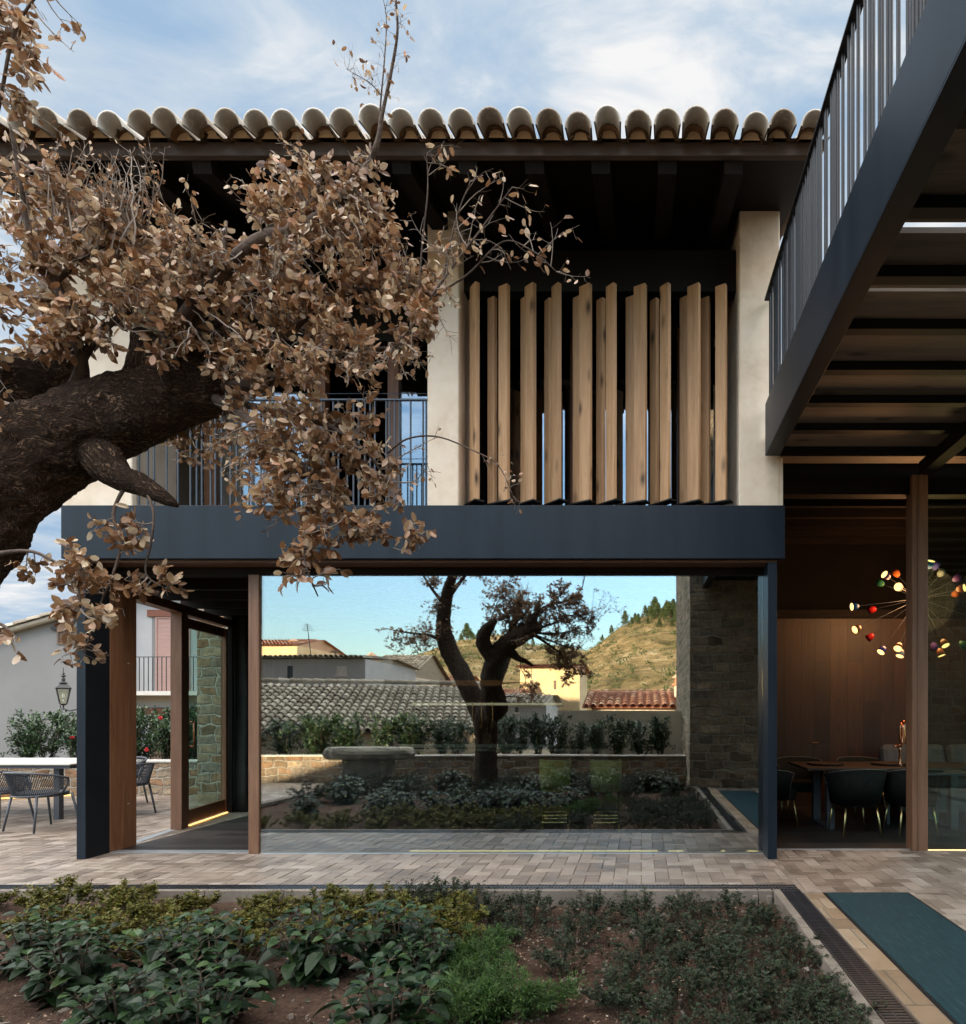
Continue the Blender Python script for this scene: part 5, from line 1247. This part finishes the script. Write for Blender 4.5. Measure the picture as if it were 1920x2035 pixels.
def velvet_chair():
    t = thing('velvet_chair', 'x', 'chair', (0,0,0), 'black velvet dining chairs')
    n = 24; prof = []
    # barrel back wrapping the -Y side, open towards +Y
    b = MB(); out, inn = [], []
    def ring(r, z, sk): return [Vector((math.copysign(abs(math.sin(a))**.75, math.sin(a))*r*1.05, -math.copysign(abs(math.cos(a))**.75, math.cos(a))*r*.92*sk+ .0, z)) for a in [R(-112+224*i/n) for i in range(n+1)]]
    o0, o1, o2 = ring(.255,.36,1), ring(.285,.56,1.02), ring(.315,.765,1.08); i2, i1, i0 = ring(.285,.765,1.06), ring(.245,.56,1.0), ring(.22,.40,.98)
    for q in (o2, i2):
        for i in range(n+1): q[i].z -= .10*abs(2*i/n-1)**2.0
    rr = [o0,o1,o2,i2,i1,i0]; b0 = len(b.v)
    for q in rr: b.v += [tuple(p) for p in q]
    for j in range(6):
        j2 = (j+1) % 6
        for i in range(n): b.f.append((b0+j*(n+1)+i, b0+j*(n+1)+i+1, b0+j2*(n+1)+i+1, b0+j2*(n+1)+i))
    b.f.append(tuple(b0+j*(n+1) for j in range(6))); b.f.append(tuple(b0+j*(n+1)+n for j in reversed(range(6))))
    bk = b.build('backrest', M['velvet'], t, smooth=True)
    b = MB(); b.tube([p+Vector((0,0,.003)) for p in o2], .0045, 6); b.tube([o2[0],o1[0],o0[0]], .0045, 6); b.tube([o2[-1],o1[-1],o0[-1]], .0045, 6); b.build('piping', M['velvet_p'], bk, smooth=True)
    b = MB(); pr = [(math.copysign(abs(math.sin(a))**.6, math.sin(a))*.225, .03+math.copysign(abs(math.cos(a))**.6, math.cos(a))*.245) for a in [-6.283*k/32 for k in range(32)]]; b.poly(pr[::-1], .33, .465); b.build('seat', M['velvet'], t, bevel=.025)
    for sx in (-1,1):
        for yy in (-.16,.20):
            b = MB(); b.tube([(sx*.18,yy,.335),(sx*.225,yy*1.22,0)], [.014,.009], 10); b.build('leg', M['brass'], t, smooth=True)
    return t
vc = velvet_chair(); vc.location = (2.46,7.42,0); vc.rotation_euler = (0,0,R(6)); vc['label'] = 'black velvet chair with its rounded back to the camera, left of the timber post'
dup(vc, (1.62,8.0,0), R(-78), 'black velvet chair seen side-on next to the steel column')
dup(vc, (3.12,7.46,0), R(3), 'black velvet chair half hidden by the timber post')
dup(vc, (2.18,8.85,0), R(176), 'black velvet chair on the far side of the table, left tray')
dup(vc, (3.05,8.85,0), R(184), 'black velvet chair on the far side of the table, right tray')
# copper hand-and-boot sculpture
sx_, sy_ = 3.155, 7.86
b = MB(); b.lathe([(.0,.746),(.035,.746),(.030,.76),(.014,.79),(.018,.84),(.012,.90),(.020,.94),(.014,.97)], (sx_,sy_,0), 14)
b.tube([(sx_-.085,sy_,.985),(sx_-.05,sy_,.985),(sx_,sy_,.995),(sx_+.03,sy_,1.03),(sx_+.045,sy_,1.12),(sx_+.04,sy_,1.20),(sx_+.045,sy_,1.30)], [.008,.018,.028,.033,.034,.03,.026], 12)
b.tube([(sx_+.01,sy_-.02,1.0),(sx_-.01,sy_-.02,1.10),(sx_-.005,sy_-.02,1.22),(sx_+.01,sy_-.02,1.27)], [.014,.014,.012,.008], 10)
tag(b.build('copper_sculpture', M['copper'], smooth=True), 'shiny copper sculpture standing on the dining table beside the timber post', 'sculpture')
# sofa and low table behind the right pane
t = thing('sofa', 'slate grey sofa with loose back cushions behind the right-hand pane', 'sofa', (4.3,8.6,0))
b = MB(); b.box(3.3,8.25,.12,6.1,9.2,.42); b.build('base', M['sofa'], t, bevel=.03)
for i in range(3):
    b = MB(); x = 3.32+i*.93; b.obox((x+.455,8.98,.70), (.88,.20,.50), 0, Matrix.Rotation(R(-12),4,'X')); b.build('cushion', M['sofa'], t, bevel=.07)
    b = MB(); b.box(x,8.2,.425,x+.91,8.95,.56); b.build('seat_cushion', M['sofa'], t, bevel=.04)
t = thing('side_table', 'slim blue-grey metal table in front of the sofa behind the right-hand pane', 'table', (3.6,7.4,0))
b = MB(); b.box(3.05,7.15,.70,3.72,8.1,.725); b.build('tabletop', M['grey_metal'], t, bevel=.003)
for x in (3.07,3.68):
    for y in (7.17,8.05):
        b = MB(); b.box(x,y,0,x+.035,y+.035,.699); b.build('leg', M['grey_metal'], t)
# chandelier
CX, CY, CZ = 3.47, 8.05, 2.82
ch = thing('chandelier', 'starburst chandelier with many small coloured conical lamp shades, lit', 'chandelier', (CX,CY,CZ))
b = MB(); b.lathe([(0,-.07),(.05,-.05),(.07,0),(.05,.05),(0,.07)], (CX,CY,CZ), 14); b.tube([(CX,CY,CZ+.06),(CX,CY,4.13)], .008, 6); b.build('hub', M['iron'], ch, smooth=True)
def cone_m(n, c): return simple(n, c, tuple(min(1,q*1.25) for q in c), 4, .3, 0)
CM = [cone_m('blue_shade',(.01,.10,.30)), cone_m('violet_shade',(.09,.07,.32)), cone_m('orange_shade',(.40,.10,.02)), cone_m('red_shade',(.35,.012,.012)), cone_m('green_shade',(.02,.10,.05)), cone_m('white_shade',(.5,.5,.47)), cone_m('purple_shade',(.12,.04,.18))]
M['bulb_on'] = emit('lit_shade_opening', (1.0,.55,.17), .55)
def ray_to(u, v, Y): return at(u, v, Y)-Vector((CX,CY,CZ))
arms = [((1692,1206),7.85,0),((1698,1252),7.6,2),((1750,1297),7.7,1),((1757,1141),7.75,6),((1778,1136),8.4,2),((1785,1166),7.35,5),((1784,1290),7.45,2),((1788,1305),7.8,5),((1745,1157),8.5,4),((1728,1213),8.6,3),((1724,1270),8.5,3),((1813,1241),7.25,1),((1812,1120),7.9,3),((1848,1124),7.8,0),((1862,1119),8.2,1),((1872,1137),8.5,5),((1880,1284),7.6,2),((1872,1304),7.8,2),((1858,1290),8.4,6),((1910,1145),7.8,6),((1918,1168),7.6,2),((1903,1180),8.4,2),((1920,1287),7.8,4),((1940,1230),7.9,0)]
for i, (uv, Y, mi) in enumerate(arms):
    v = ray_to(uv[0], uv[1], Y); d = v.normalized(); L_ = .80 if v.length < .80 else min(v.length, .98); L_ = v.length if v.length > .45 else .5
    C_ = Vector((CX,CY,CZ)); e = C_+d*(L_-.10)
    b = MB(); b.tube([C_+d*.05, e], .0028, 5); a_ = b.build('arm', M['grey_metal'], ch)
    b = MB(); b.lathe([(.008,-.005),(.030,.012),(.042,.045),(.050,.098),(.048,.098),(.040,.046),(.0,.02)], e, 16, d); b.build('shade', CM[mi], a_, smooth=True)
    b = MB(); b.lathe([(0,.088),(.046,.090)], e, 16, d); b.build('bulb', M['bulb_on'], a_)
pl = bpy.data.lights.new('chandelier_light', 'POINT'); po = bpy.data.objects.new('chandelier_light', pl); col.objects.link(po); po.location = (0,0,0); po.parent = ch
pl.energy = 22; pl.color = (1.0,.50,.20); pl.shadow_soft_size = .45

# ================================================================== KITCHEN BEHIND THE BIG PANE
t = thing('kitchen_island', 'long black kitchen island with brass knobs seen faintly through the big pane', 'kitchen island', (-2.5,9.1,0))
b = MB(); b.box(-4.3,8.85,0,-.55,9.75,.86); b.build('cabinet', M['cabinet'], t)
b = MB(); b.box(-4.34,8.80,.865,-.50,9.80,.90); b.build('worktop', M['chrome'], t, bevel=.003)
b = MB(); b.box(-3.3,8.79,.915,-1.18,8.80,.965)
for i in range(30): pass
b.build('rail', M['chrome'], t)
for x in (-4.05,-3.55,-2.9,-2.35,-1.75,-1.2):
    for z in (.72,.52,.24):
        b = MB(); b.lathe([(0,0),(.009,0),(.009,.018),(.019,.024),(.019,.034),(0,.042)], (x,8.848,z), 12, (0,-1,0)); b.build('knob', M['brass'], t, smooth=True)
b = MB(); b.tube([(-1.62,9.2,.90),(-1.62,9.2,1.16),(-1.66,9.15,1.22),(-1.74,9.1,1.2)], .012, 8); b.tube([(-1.5,9.2,.90),(-1.5,9.2,1.05)], .010, 8); b.build('tap', M['brass'], t, smooth=True)
M['rail_glow'] = emit('faint_rail_light', (1.0,.82,.55), .12)
t = thing('range_hood', 'copper-banded hood with a lit utensil rail above the kitchen island', 'range hood', (-2.3,9.3,1.5))
b = MB(); b.box(-3.30,9.25,1.50,-1.15,9.29,1.535); b.build('utensil_rail', M['rail_glow'], t)
b = MB(); b.box(-2.72,9.2,1.78,-1.75,9.7,1.86); b.build('band', M['copper'], t)
b = MB(); b.box(-2.68,9.24,1.861,-1.79,9.66,2.83); b.build('flue', M['cabinet'], t)
for i, x in enumerate((-2.42,-2.29,-2.13)):
    b = MB(); b.tube([(x,9.23,1.55),(x,9.22,1.28)], .006, 6); b.obox((x,9.22,1.22), (.055,.010,.11)); tag(b.build('spatula', M['copper']), ('copper spatula hanging leftmost on the lit rail','copper spatula hanging in the middle of the lit rail','copper spatula hanging rightmost on the lit rail')[i], 'spatula', 'utensils on the rail')
b = MB(); b.box(-2.19,8.86,.905,-2.07,8.98,1.10); h_ = b.build('utensil_holder', M['frame_l'], bevel=.004); tag(h_, 'square wooden holder on the kitchen worktop', 'holder')
for i, (dx, dy, dz) in enumerate(((-.05,.02,.30),(.0,-.02,.33),(.07,.0,.27))):
    b = MB(); a = Vector((-2.13,8.92,.93)); e = a+Vector((dx,dy,dz)); b.tube([a,e], .007, 6); b.lathe([(0,-.01),(.02,.0),(.032,.04),(.022,.08),(0,.09)], e, 10, (dx,dy,dz)); tag(b.build('wooden_spoon', M['frame_l'], smooth=True), ('wooden spoon leaning left in the holder','wooden spoon standing tallest in the holder','wooden spoon leaning right in the holder')[i], 'spoon', 'spoons in the holder')
def stool():
    t = thing('bar_stool', 'x', 'stool', (0,0,0), 'green velvet bar stools'); n = 20
    b = MB(); rr = []
    for r, z in ((.165,.50),(.178,.62),(.178,.845),(.155,.845),(.152,.62),(.14,.52)): rr.append([Vector((math.sin(a)*r*1.05, -math.cos(a)*r, z)) for a in [R(-118+236*i/n) for i in range(n+1)]])
    for q in rr: b.v += [tuple(p) for p in q]
    for j in range(6):
        j2 = (j+1) % 6
        for i in range(n): b.f.append((j*(n+1)+i, j*(n+1)+i+1, j2*(n+1)+i+1, j2*(n+1)+i))
    b.f.append(tuple(j*(n+1) for j in range(6))); b.f.append(tuple(j*(n+1)+n for j in reversed(range(6)))); b.build('backrest', M['green_fab'], t, smooth=True)
    b = MB(); b.lathe([(0,.47),(.16,.47),(.175,.49),(.175,.53),(.15,.55),(0,.55)], (0,.02,0), 24); b.build('seat', M['green_fab'], t, smooth=True)
    for sx in (-1,1):
        for sy in (-1,1):
            b = MB(); b.tube([(sx*.145,sy*.13,.47),(sx*.155,sy*.14,.10)], .010, 8); l_ = b.build('leg', M['iron'], t); b = MB(); b.tube([(sx*.155,sy*.14,.099),(sx*.158,sy*.143,0)], .011, 8); b.build('foot', M['brass'], l_)
    b = MB()
    for z in (.12,.20):
        for sy in (-1,1): b.tube([(-.153,sy*.138,z),(.153,sy*.138,z)], .007, 6)
    b.build('foot_rail', M['brass'], t); return t
st = stool(); st.location = (-1.02,7.62,0); st.rotation_euler = (0,0,R(4)); st['label'] = 'green velvet bar stool behind the big pane, left of the two'
dup(st, (-.42,7.62,0), R(2), 'green velvet bar stool behind the big pane, right of the two')

# ================================================================== BEHIND THE CAMERA (seen in the glass)
rX = lambda u, Yv: (u-1275)*Yv/F
rZ = lambda v, Yv: EYE-(v-1425)*Yv/F
rY = lambda Yv: 12.78-Yv
tw_ = thing('stone_tower', 'tall rough grey stone tower standing at the right, reflected in the glass', 'tower', (3,0,0))
b = MB(); stone_block(b, .93, -4.5, 6.5, .42, -.1, 8.5, .03, .13); b.build('wall', M['stone_t'], tw_)
planter('garden_wall', 'low stone wall with pale coping behind the bed, reflected in the glass', [(-12.5,-.52),(.92,-.52)], .53, .28, M['stone'])
mb = MB(); mb.poly([(-13,-2.1),(.92,-2.1),(.92,-.8),(-13,-.8)], -.2, .47); tag(mb.build('planter_soil', M['soil']), kind='structure')
cm2 = [dup(c_, (0,0,0), 0, 'x') for c_ in cms]
for c_ in cm2: c_['group'] = 'camellias above the garden wall behind the bed'
sp = [(-8.0,-1.5,.47),(-7.3,-1.5,.47),(-6.6,-1.5,.47),(-5.2,-1.55,.47),(-4.4,-1.5,.47),(-2.3,-1.5,.47),(-3.0,-1.6,.47),(-8.4,-1.2,.47),(-7.7,-1.15,.47),(-7.0,-1.25,.47),(-6.3,-1.15,.47),(-5.6,-1.2,.47),(-4.9,-1.3,.47),(-4.0,-1.2,.47),(-3.4,-1.3,.47),(-2.7,-1.25,.47),(-1.9,-1.2,.47),(-1.45,-1.35,.47),(-1.0,-1.2,.47),(-.55,-1.3,.47),(.0,-1.25,.47),(.4,-1.3,.47)]
place(cm2, sorted(sp), ords(22, 'glossy shrub above the garden wall, reflected in the glass'), 9, (.86,1.06))
b = MB(); b.box(-1.95,-2.3,-.2,.92,-2.1,rZ(1417,14.9)); tag(b.build('render_wall', M['wall_cream']), 'plain cream rendered wall behind the right-hand shrubs, reflected in the glass', 'wall')
st_ = thing('stone_table', 'rough stone slab table on a stone block, reflected in the glass', 'table', (-5.3,.35,0))
b = MB(); n = 28; spw = lambda q: math.copysign(abs(q)**.4, q); pr = [(-5.25+spw(math.cos(6.283*k/n))*.80*(1+.04*math.sin(k*2.3)), .30+spw(math.sin(6.283*k/n))*.34*(1+.05*math.sin(k*3.7))) for k in range(n)]; 
for k, (zz_, f_) in enumerate(((.54,.90),(.57,1.0),(.65,1.03),(.74,1.0),(.765,.96))):
    b.v += [(-5.25+(x_+5.25)*f_*(1+.06*noise.noise((x_*4,y_*4,k*3.1))), .30+(y_-.30)*f_*(1+.12*noise.noise((x_*5,y_*5,k*2.2))), zz_+.02*noise.noise((x_*3,y_*3,k))) for x_, y_ in pr]
for k in range(4):
    for i in range(n): b.f.append((k*n+i, k*n+(i+1)%n, (k+1)*n+(i+1)%n, (k+1)*n+i))
b.f.append(tuple(reversed(range(n)))); b.f.append(tuple(4*n+i for i in range(n))); b.build('slab', M['rock_slab'], st_)
b = MB(); b.box(-5.72,.08,-.02,-4.85,.52,.545); b.build('base', M['rock_slab'], st_, bevel=.03)
def roof_plane(mb, o, U, S, n_, width, length, r=.095, pitch=.222, row=.36):
    for i in range(int(width/pitch)):
        jx = rnd.uniform(-.008,.008)
        for k in range(int(length/row)):
            arc_tile(mb, o+U*(i*pitch+jx)+n_*rnd.uniform(-.008,.008), U, S, n_, r*1.05, r*.86, k*row+rnd.uniform(-.02,.02), k*row+row+.06, .03, 0, n=5)
    a = o-U*pitch/2-n_*.02; mb.add([a, a+U*width, a+U*width+S*length, a+S*length], [(0,1,2,3)])
# near barn with a broad old tiled roof
bn = thing('tiled_barn', 'low barn under a broad old grey tiled roof, reflected in the glass', 'barn', (-10,-8,0))
Up = Vector((1,-.26,0)).normalized(); Sp = (Vector((-.26,-1,0)).normalized()*.955+Vector((0,0,.297))).normalized(); Np = Up.cross(Sp); Np = Np if Np.z > 0 else -Np
o0 = Vector((-15.5,-2.3,.95)); b = MB(); roof_plane(b, o0, Up, Sp, Np, 12.0, 5.0)
for i in range(int(12.0/.36)): arc_tile(b, o0+Sp*5.0+Up*(i*.36)+Np*.05, Sp, Up, Np, .12, .10, 0, .42, .02, 0, n=5)
b.build('roof', M['tile_old'], bn, smooth=True)
b = MB(); q = [o0+Sp*.25-Up*-.1, o0+Up*11.9+Sp*.25, o0+Up*11.9+Sp*4.95, o0+Sp*4.95]
b.add([(p.x,p.y,-.3) for p in q]+[(p.x,p.y,p.z-.12) for p in q], [(0,1,5,4),(1,2,6,5),(2,3,7,6),(3,0,4,7)]); b.build('wall', M['wall_cream'], bn)
def vill(name, label, ul, ur, vt, Yv, dep, m_w, m_r, vb=1440, gable=None, wins=(), pitch_=.28, rot=0, chim=()):
    """a village house whose front spans ul..ur and reaches vt; ridge parallel to its front"""
    x0, x1, y, zt = rX(ul,Yv), rX(ur,Yv), rY(Yv), rZ(vt,Yv)
    t = thing(name, label, 'house', ((x0+x1)/2, y, 0)); c = Vector(((x0+x1)/2, y, 0)); w_ = (x1-x0)/2
    b = MB(); b.box(x0, y-dep, -.4, x1, y, zt); b.build('wall', m_w, t)
    b = MB(); S1 = Vector((0,-math.cos(pitch_),math.sin(pitch_))); n1_ = Vector((0,math.sin(pitch_),math.cos(pitch_))); Ls = (dep/2+.35)/math.cos(pitch_)
    roof_plane(b, Vector((x0-.2,y+.3,zt+.05)), Vector((1,0,0)), S1, n1_, x1-x0+.4, Ls, .12, .28, .45)
    zr = zt+.05+math.sin(pitch_)*Ls; b.add([(x0-.3,y+.3-math.cos(pitch_)*Ls,zr),(x1+.3,y+.3-math.cos(pitch_)*Ls,zr),(x1+.3,y-dep-.3,zt),(x0-.3,y-dep-.3,zt)], [(0,3,2,1)])
    b.add([(x0,y,zt),(x0,y-dep,zt),(x0,y-dep/2,zr-.03)], [(0,1,2)]); b.add([(x1,y,zt),(x1,y-dep,zt),(x1,y-dep/2,zr-.03)], [(0,2,1)])
    b.build('roof', m_r, t, smooth=True)
    for (a, b2, c1, d1, kind) in wins:
        bb = MB(); bb.box(rX(a,Yv), y-.02, rZ(d1,Yv), rX(b2,Yv), y+.015, rZ(c1,Yv)); wn = bb.build('window', M['pane'] if kind == 'd' else M['coping'] if kind == 'l' else M['shutter_b'], t)
        bb = MB(); bb.box(rX(a,Yv)-.08, y, rZ(d1,Yv)-.08, rX(b2,Yv)+.08, y+.07, rZ(d1,Yv)-.002); bb.build('sill', M['coping'], wn)
    for (u, v, ww_, hh) in chim:
        cxp = rX(u,Yv); zc = rZ(v,Yv); bb = MB(); bb.box(cxp-ww_/2, y-1.6-ww_/2, zc-hh, cxp+ww_/2, y-1.6+ww_/2, zc); k = bb.build('chimney', m_w, t)
        bb = MB(); bb.box(cxp-ww_*.7, y-1.6-ww_*.7, zc+.001, cxp+ww_*.7, y-1.6+ww_*.7, zc+.08); bb.box(cxp-ww_*.45, y-1.6-ww_*.45, zc+.081, cxp+ww_*.45, y-1.6+ww_*.45, zc+.3); bb.lathe([(ww_*.75,.3),(0,.55)], (cxp,y-1.6,zc), 4); bb.build('cap', M['tile_red'], k)
    return t
vill('village_house', 'long white house with a dark window beyond the barn roof, reflected in the glass', 430, 726, 1312, 36, 8, M['wall_white'], M['tile_old'], wins=((571,582,1326,1352,'d'),(668,688,1326,1344,'l')), pitch_=.06, chim=((714,1312,.5,.3),))
vill('village_house', 'yellow house with red tiles and chimney rising over the white house, reflected', 430, 590, 1286, 52, 8, M['wall_yellow'], M['tile_red'], pitch_=.2, chim=((561,1280,.7,1.2),))
vill('village_house', 'beige house with low old-tiled roof, right of the white one, reflected', 728, 818, 1346, 48, 9, M['wall_cream'], M['tile_old'], wins=((778,784,1356,1372,'b'),), pitch_=.38)
vill('village_house', 'small sunlit house with red tiles left of the oak trunk, reflected in the glass', 826, 915, 1366, 55, 8, M['wall_yellow'], M['tile_red'], wins=(), pitch_=.25, chim=((842,1348,.8,1.5),))
vill('village_house', 'low pale house with a brown-tiled roof behind the oak fork, reflected in the glass', 905, 1035, 1392, 44, 7, M['wall_white'], M['tile_red'], pitch_=.2, chim=((953,1352,.45,1.5),))
vill('village_house', 'tall bright yellow house with narrow windows right of the oak, reflected in the glass', 1034, 1152, 1330, 50, 7, M['wall_yellow'], M['tile_red'], wins=((1056,1060,1354,1372,'b'),(1100,1105,1354,1372,'b'),(1058,1063,1385,1400,'b')), pitch_=.12)
vill('village_house', 'white house with small dark windows below the yellow house, reflected in the glass', 1000, 1085, 1404, 34, 5, M['wall_white'], M['tile_old'], wins=((1024,1031,1408,1418,'d'),), pitch_=.2)
vill('village_house', 'house with red tiled roof and stout chimney above the cream wall, reflected', 1176, 1420, 1413, 23, 6, M['wall_cream'], M['tile_red'], pitch_=.22, chim=((1356,1362,.42,1.1),))
for i, (u, v0, v1, Yv, lab) in enumerate(((612,1316,1240,37,'tall thin roof antenna leaning slightly, reflected in the glass'),(659,1318,1294,37,'short roof antenna, nearer the middle of the white roof, reflected in the glass'),(692,1322,1302,37,'short roof antenna near the right end of the white roof, reflected in the glass'))):
    b = MB(); a = Vector((rX(u,Yv), rY(Yv)-.4, rZ(v0,Yv))); e = Vector((rX(u-10 if i == 0 else u,Yv), rY(Yv)-.4, rZ(v1,Yv))); b.tube([a,e], .025, 5)
    for k in range(4): p = a.lerp(e, .82+.05*k); b.tube([p-Vector((.35-.05*k,0,0)), p+Vector((.35-.05*k,0,0))], .012, 4)
    tag(b.build('roof_antenna', M['iron']), lab, 'antenna', 'roof antennas')
# pines on the hill
def pine_mesh(seed, h):
    r = random.Random(seed); f, s = MB(), MB(); s.tube([(0,0,-.4),(.05*h*r.uniform(-1,1),0,h*.55),(0,0,h*.95)], [h*.035,h*.025,h*.006], 6)
    for i in range(260):
        t = r.uniform(.18,1); rad = h*.34*(1-t)**.75*(1+.35*math.sin(i*1.7))+.1; a = r.random()*6.283; p = Vector((math.cos(a)*rad*r.random()**.4, math.sin(a)*rad*r.random()**.4, h*t))
        for k in range(5):
            leaf2(f, p+rvec(r)*.25, (rvec(r)+Vector((0,0,.4))).normalized(), rvec(r), h*.085, h*.045, .1)
    return f, s
pns = [make('pine_tree', 'x', 'tree', 'pines on the hilltop', pine_mesh(200+i, 6.5), M['pineleaf'], M['stem']) for i in range(3)]
ps = []
for u, dy, s in ((1197,86,.40),(1216,87,.5),(1243,87,.75),(1262,89,.55),(1276,92,.5),(1290,90,.7),(1302,88,1.0),(1256,80,.4),(1268,78,.5),(1282,84,.55),(1294,80,.6),(1308,83,.65),(1325,84,.7),(1338,85,.75),(1352,82,.6),(1368,84,.7),(1287,74,.4),(1310,70,.5),(1335,70,.45),(1358,70,.5),(1312,95,.85),(1322,90,.75),(1335,93,.8),(1348,88,.75),(1360,93,.9),(1372,90,.95),(1385,95,.8),(1330,80,.75),(1318,76,.7),(1345,74,.85),(1362,78,.8),(1375,72,.85),(1300,78,.55),(928,86,1.05),(916,88,.5),(940,92,.6),(1060,87,.4),(880,90,.35),(1000,88,.35)):
    y = -62-dy; Yv = 12.78-y; x = (u-1275)*Yv/F; ps.append((x, y, hill_z(x, y)-.2, s*.72))
ps.sort()
r_ = random.Random(15); pl_ = ords(len(ps), 'pine on the hill, reflected in the glass') if len(ps) <= 16 else None
NUM = ORD
for i, (x, y, z, s) in enumerate(ps):
    lab = (NUM[i] if i else 'leftmost')+' pine from the left along the hill, reflected in the glass'
    rz = r_.random()*6.28
    if i < 3: p = pns[i]; p.location = (x,y,z); p.scale = (s,s,s); p.rotation_euler = (0,0,rz); p['label'] = lab
    else: dup(pns[i%3], (x,y,z), rz, lab, (s*r_.uniform(.9,1.2),s,s*r_.uniform(.85,1.1)))
sb = MB(); r_ = random.Random(16)
for _ in range(2600):
    y = -62-r_.uniform(8,120); x = r_.uniform(-75,40); z = hill_z(x,y); s = r_.uniform(.22,.9)*(1.4 if r_.random() < .1 else 1)
    for k in range(16):
        leaf2(sb, Vector((x,y,z))+Vector((r_.gauss(0,.5)*s, r_.gauss(0,.5)*s, abs(r_.gauss(0,.55))*s)), (rvec(r_)+Vector((0,0,.3))).normalized(), rvec(r_), s*.55, s*.35, .1)
tag(sb.build('hillside_scrub', M['pineleaf']), kind='stuff')
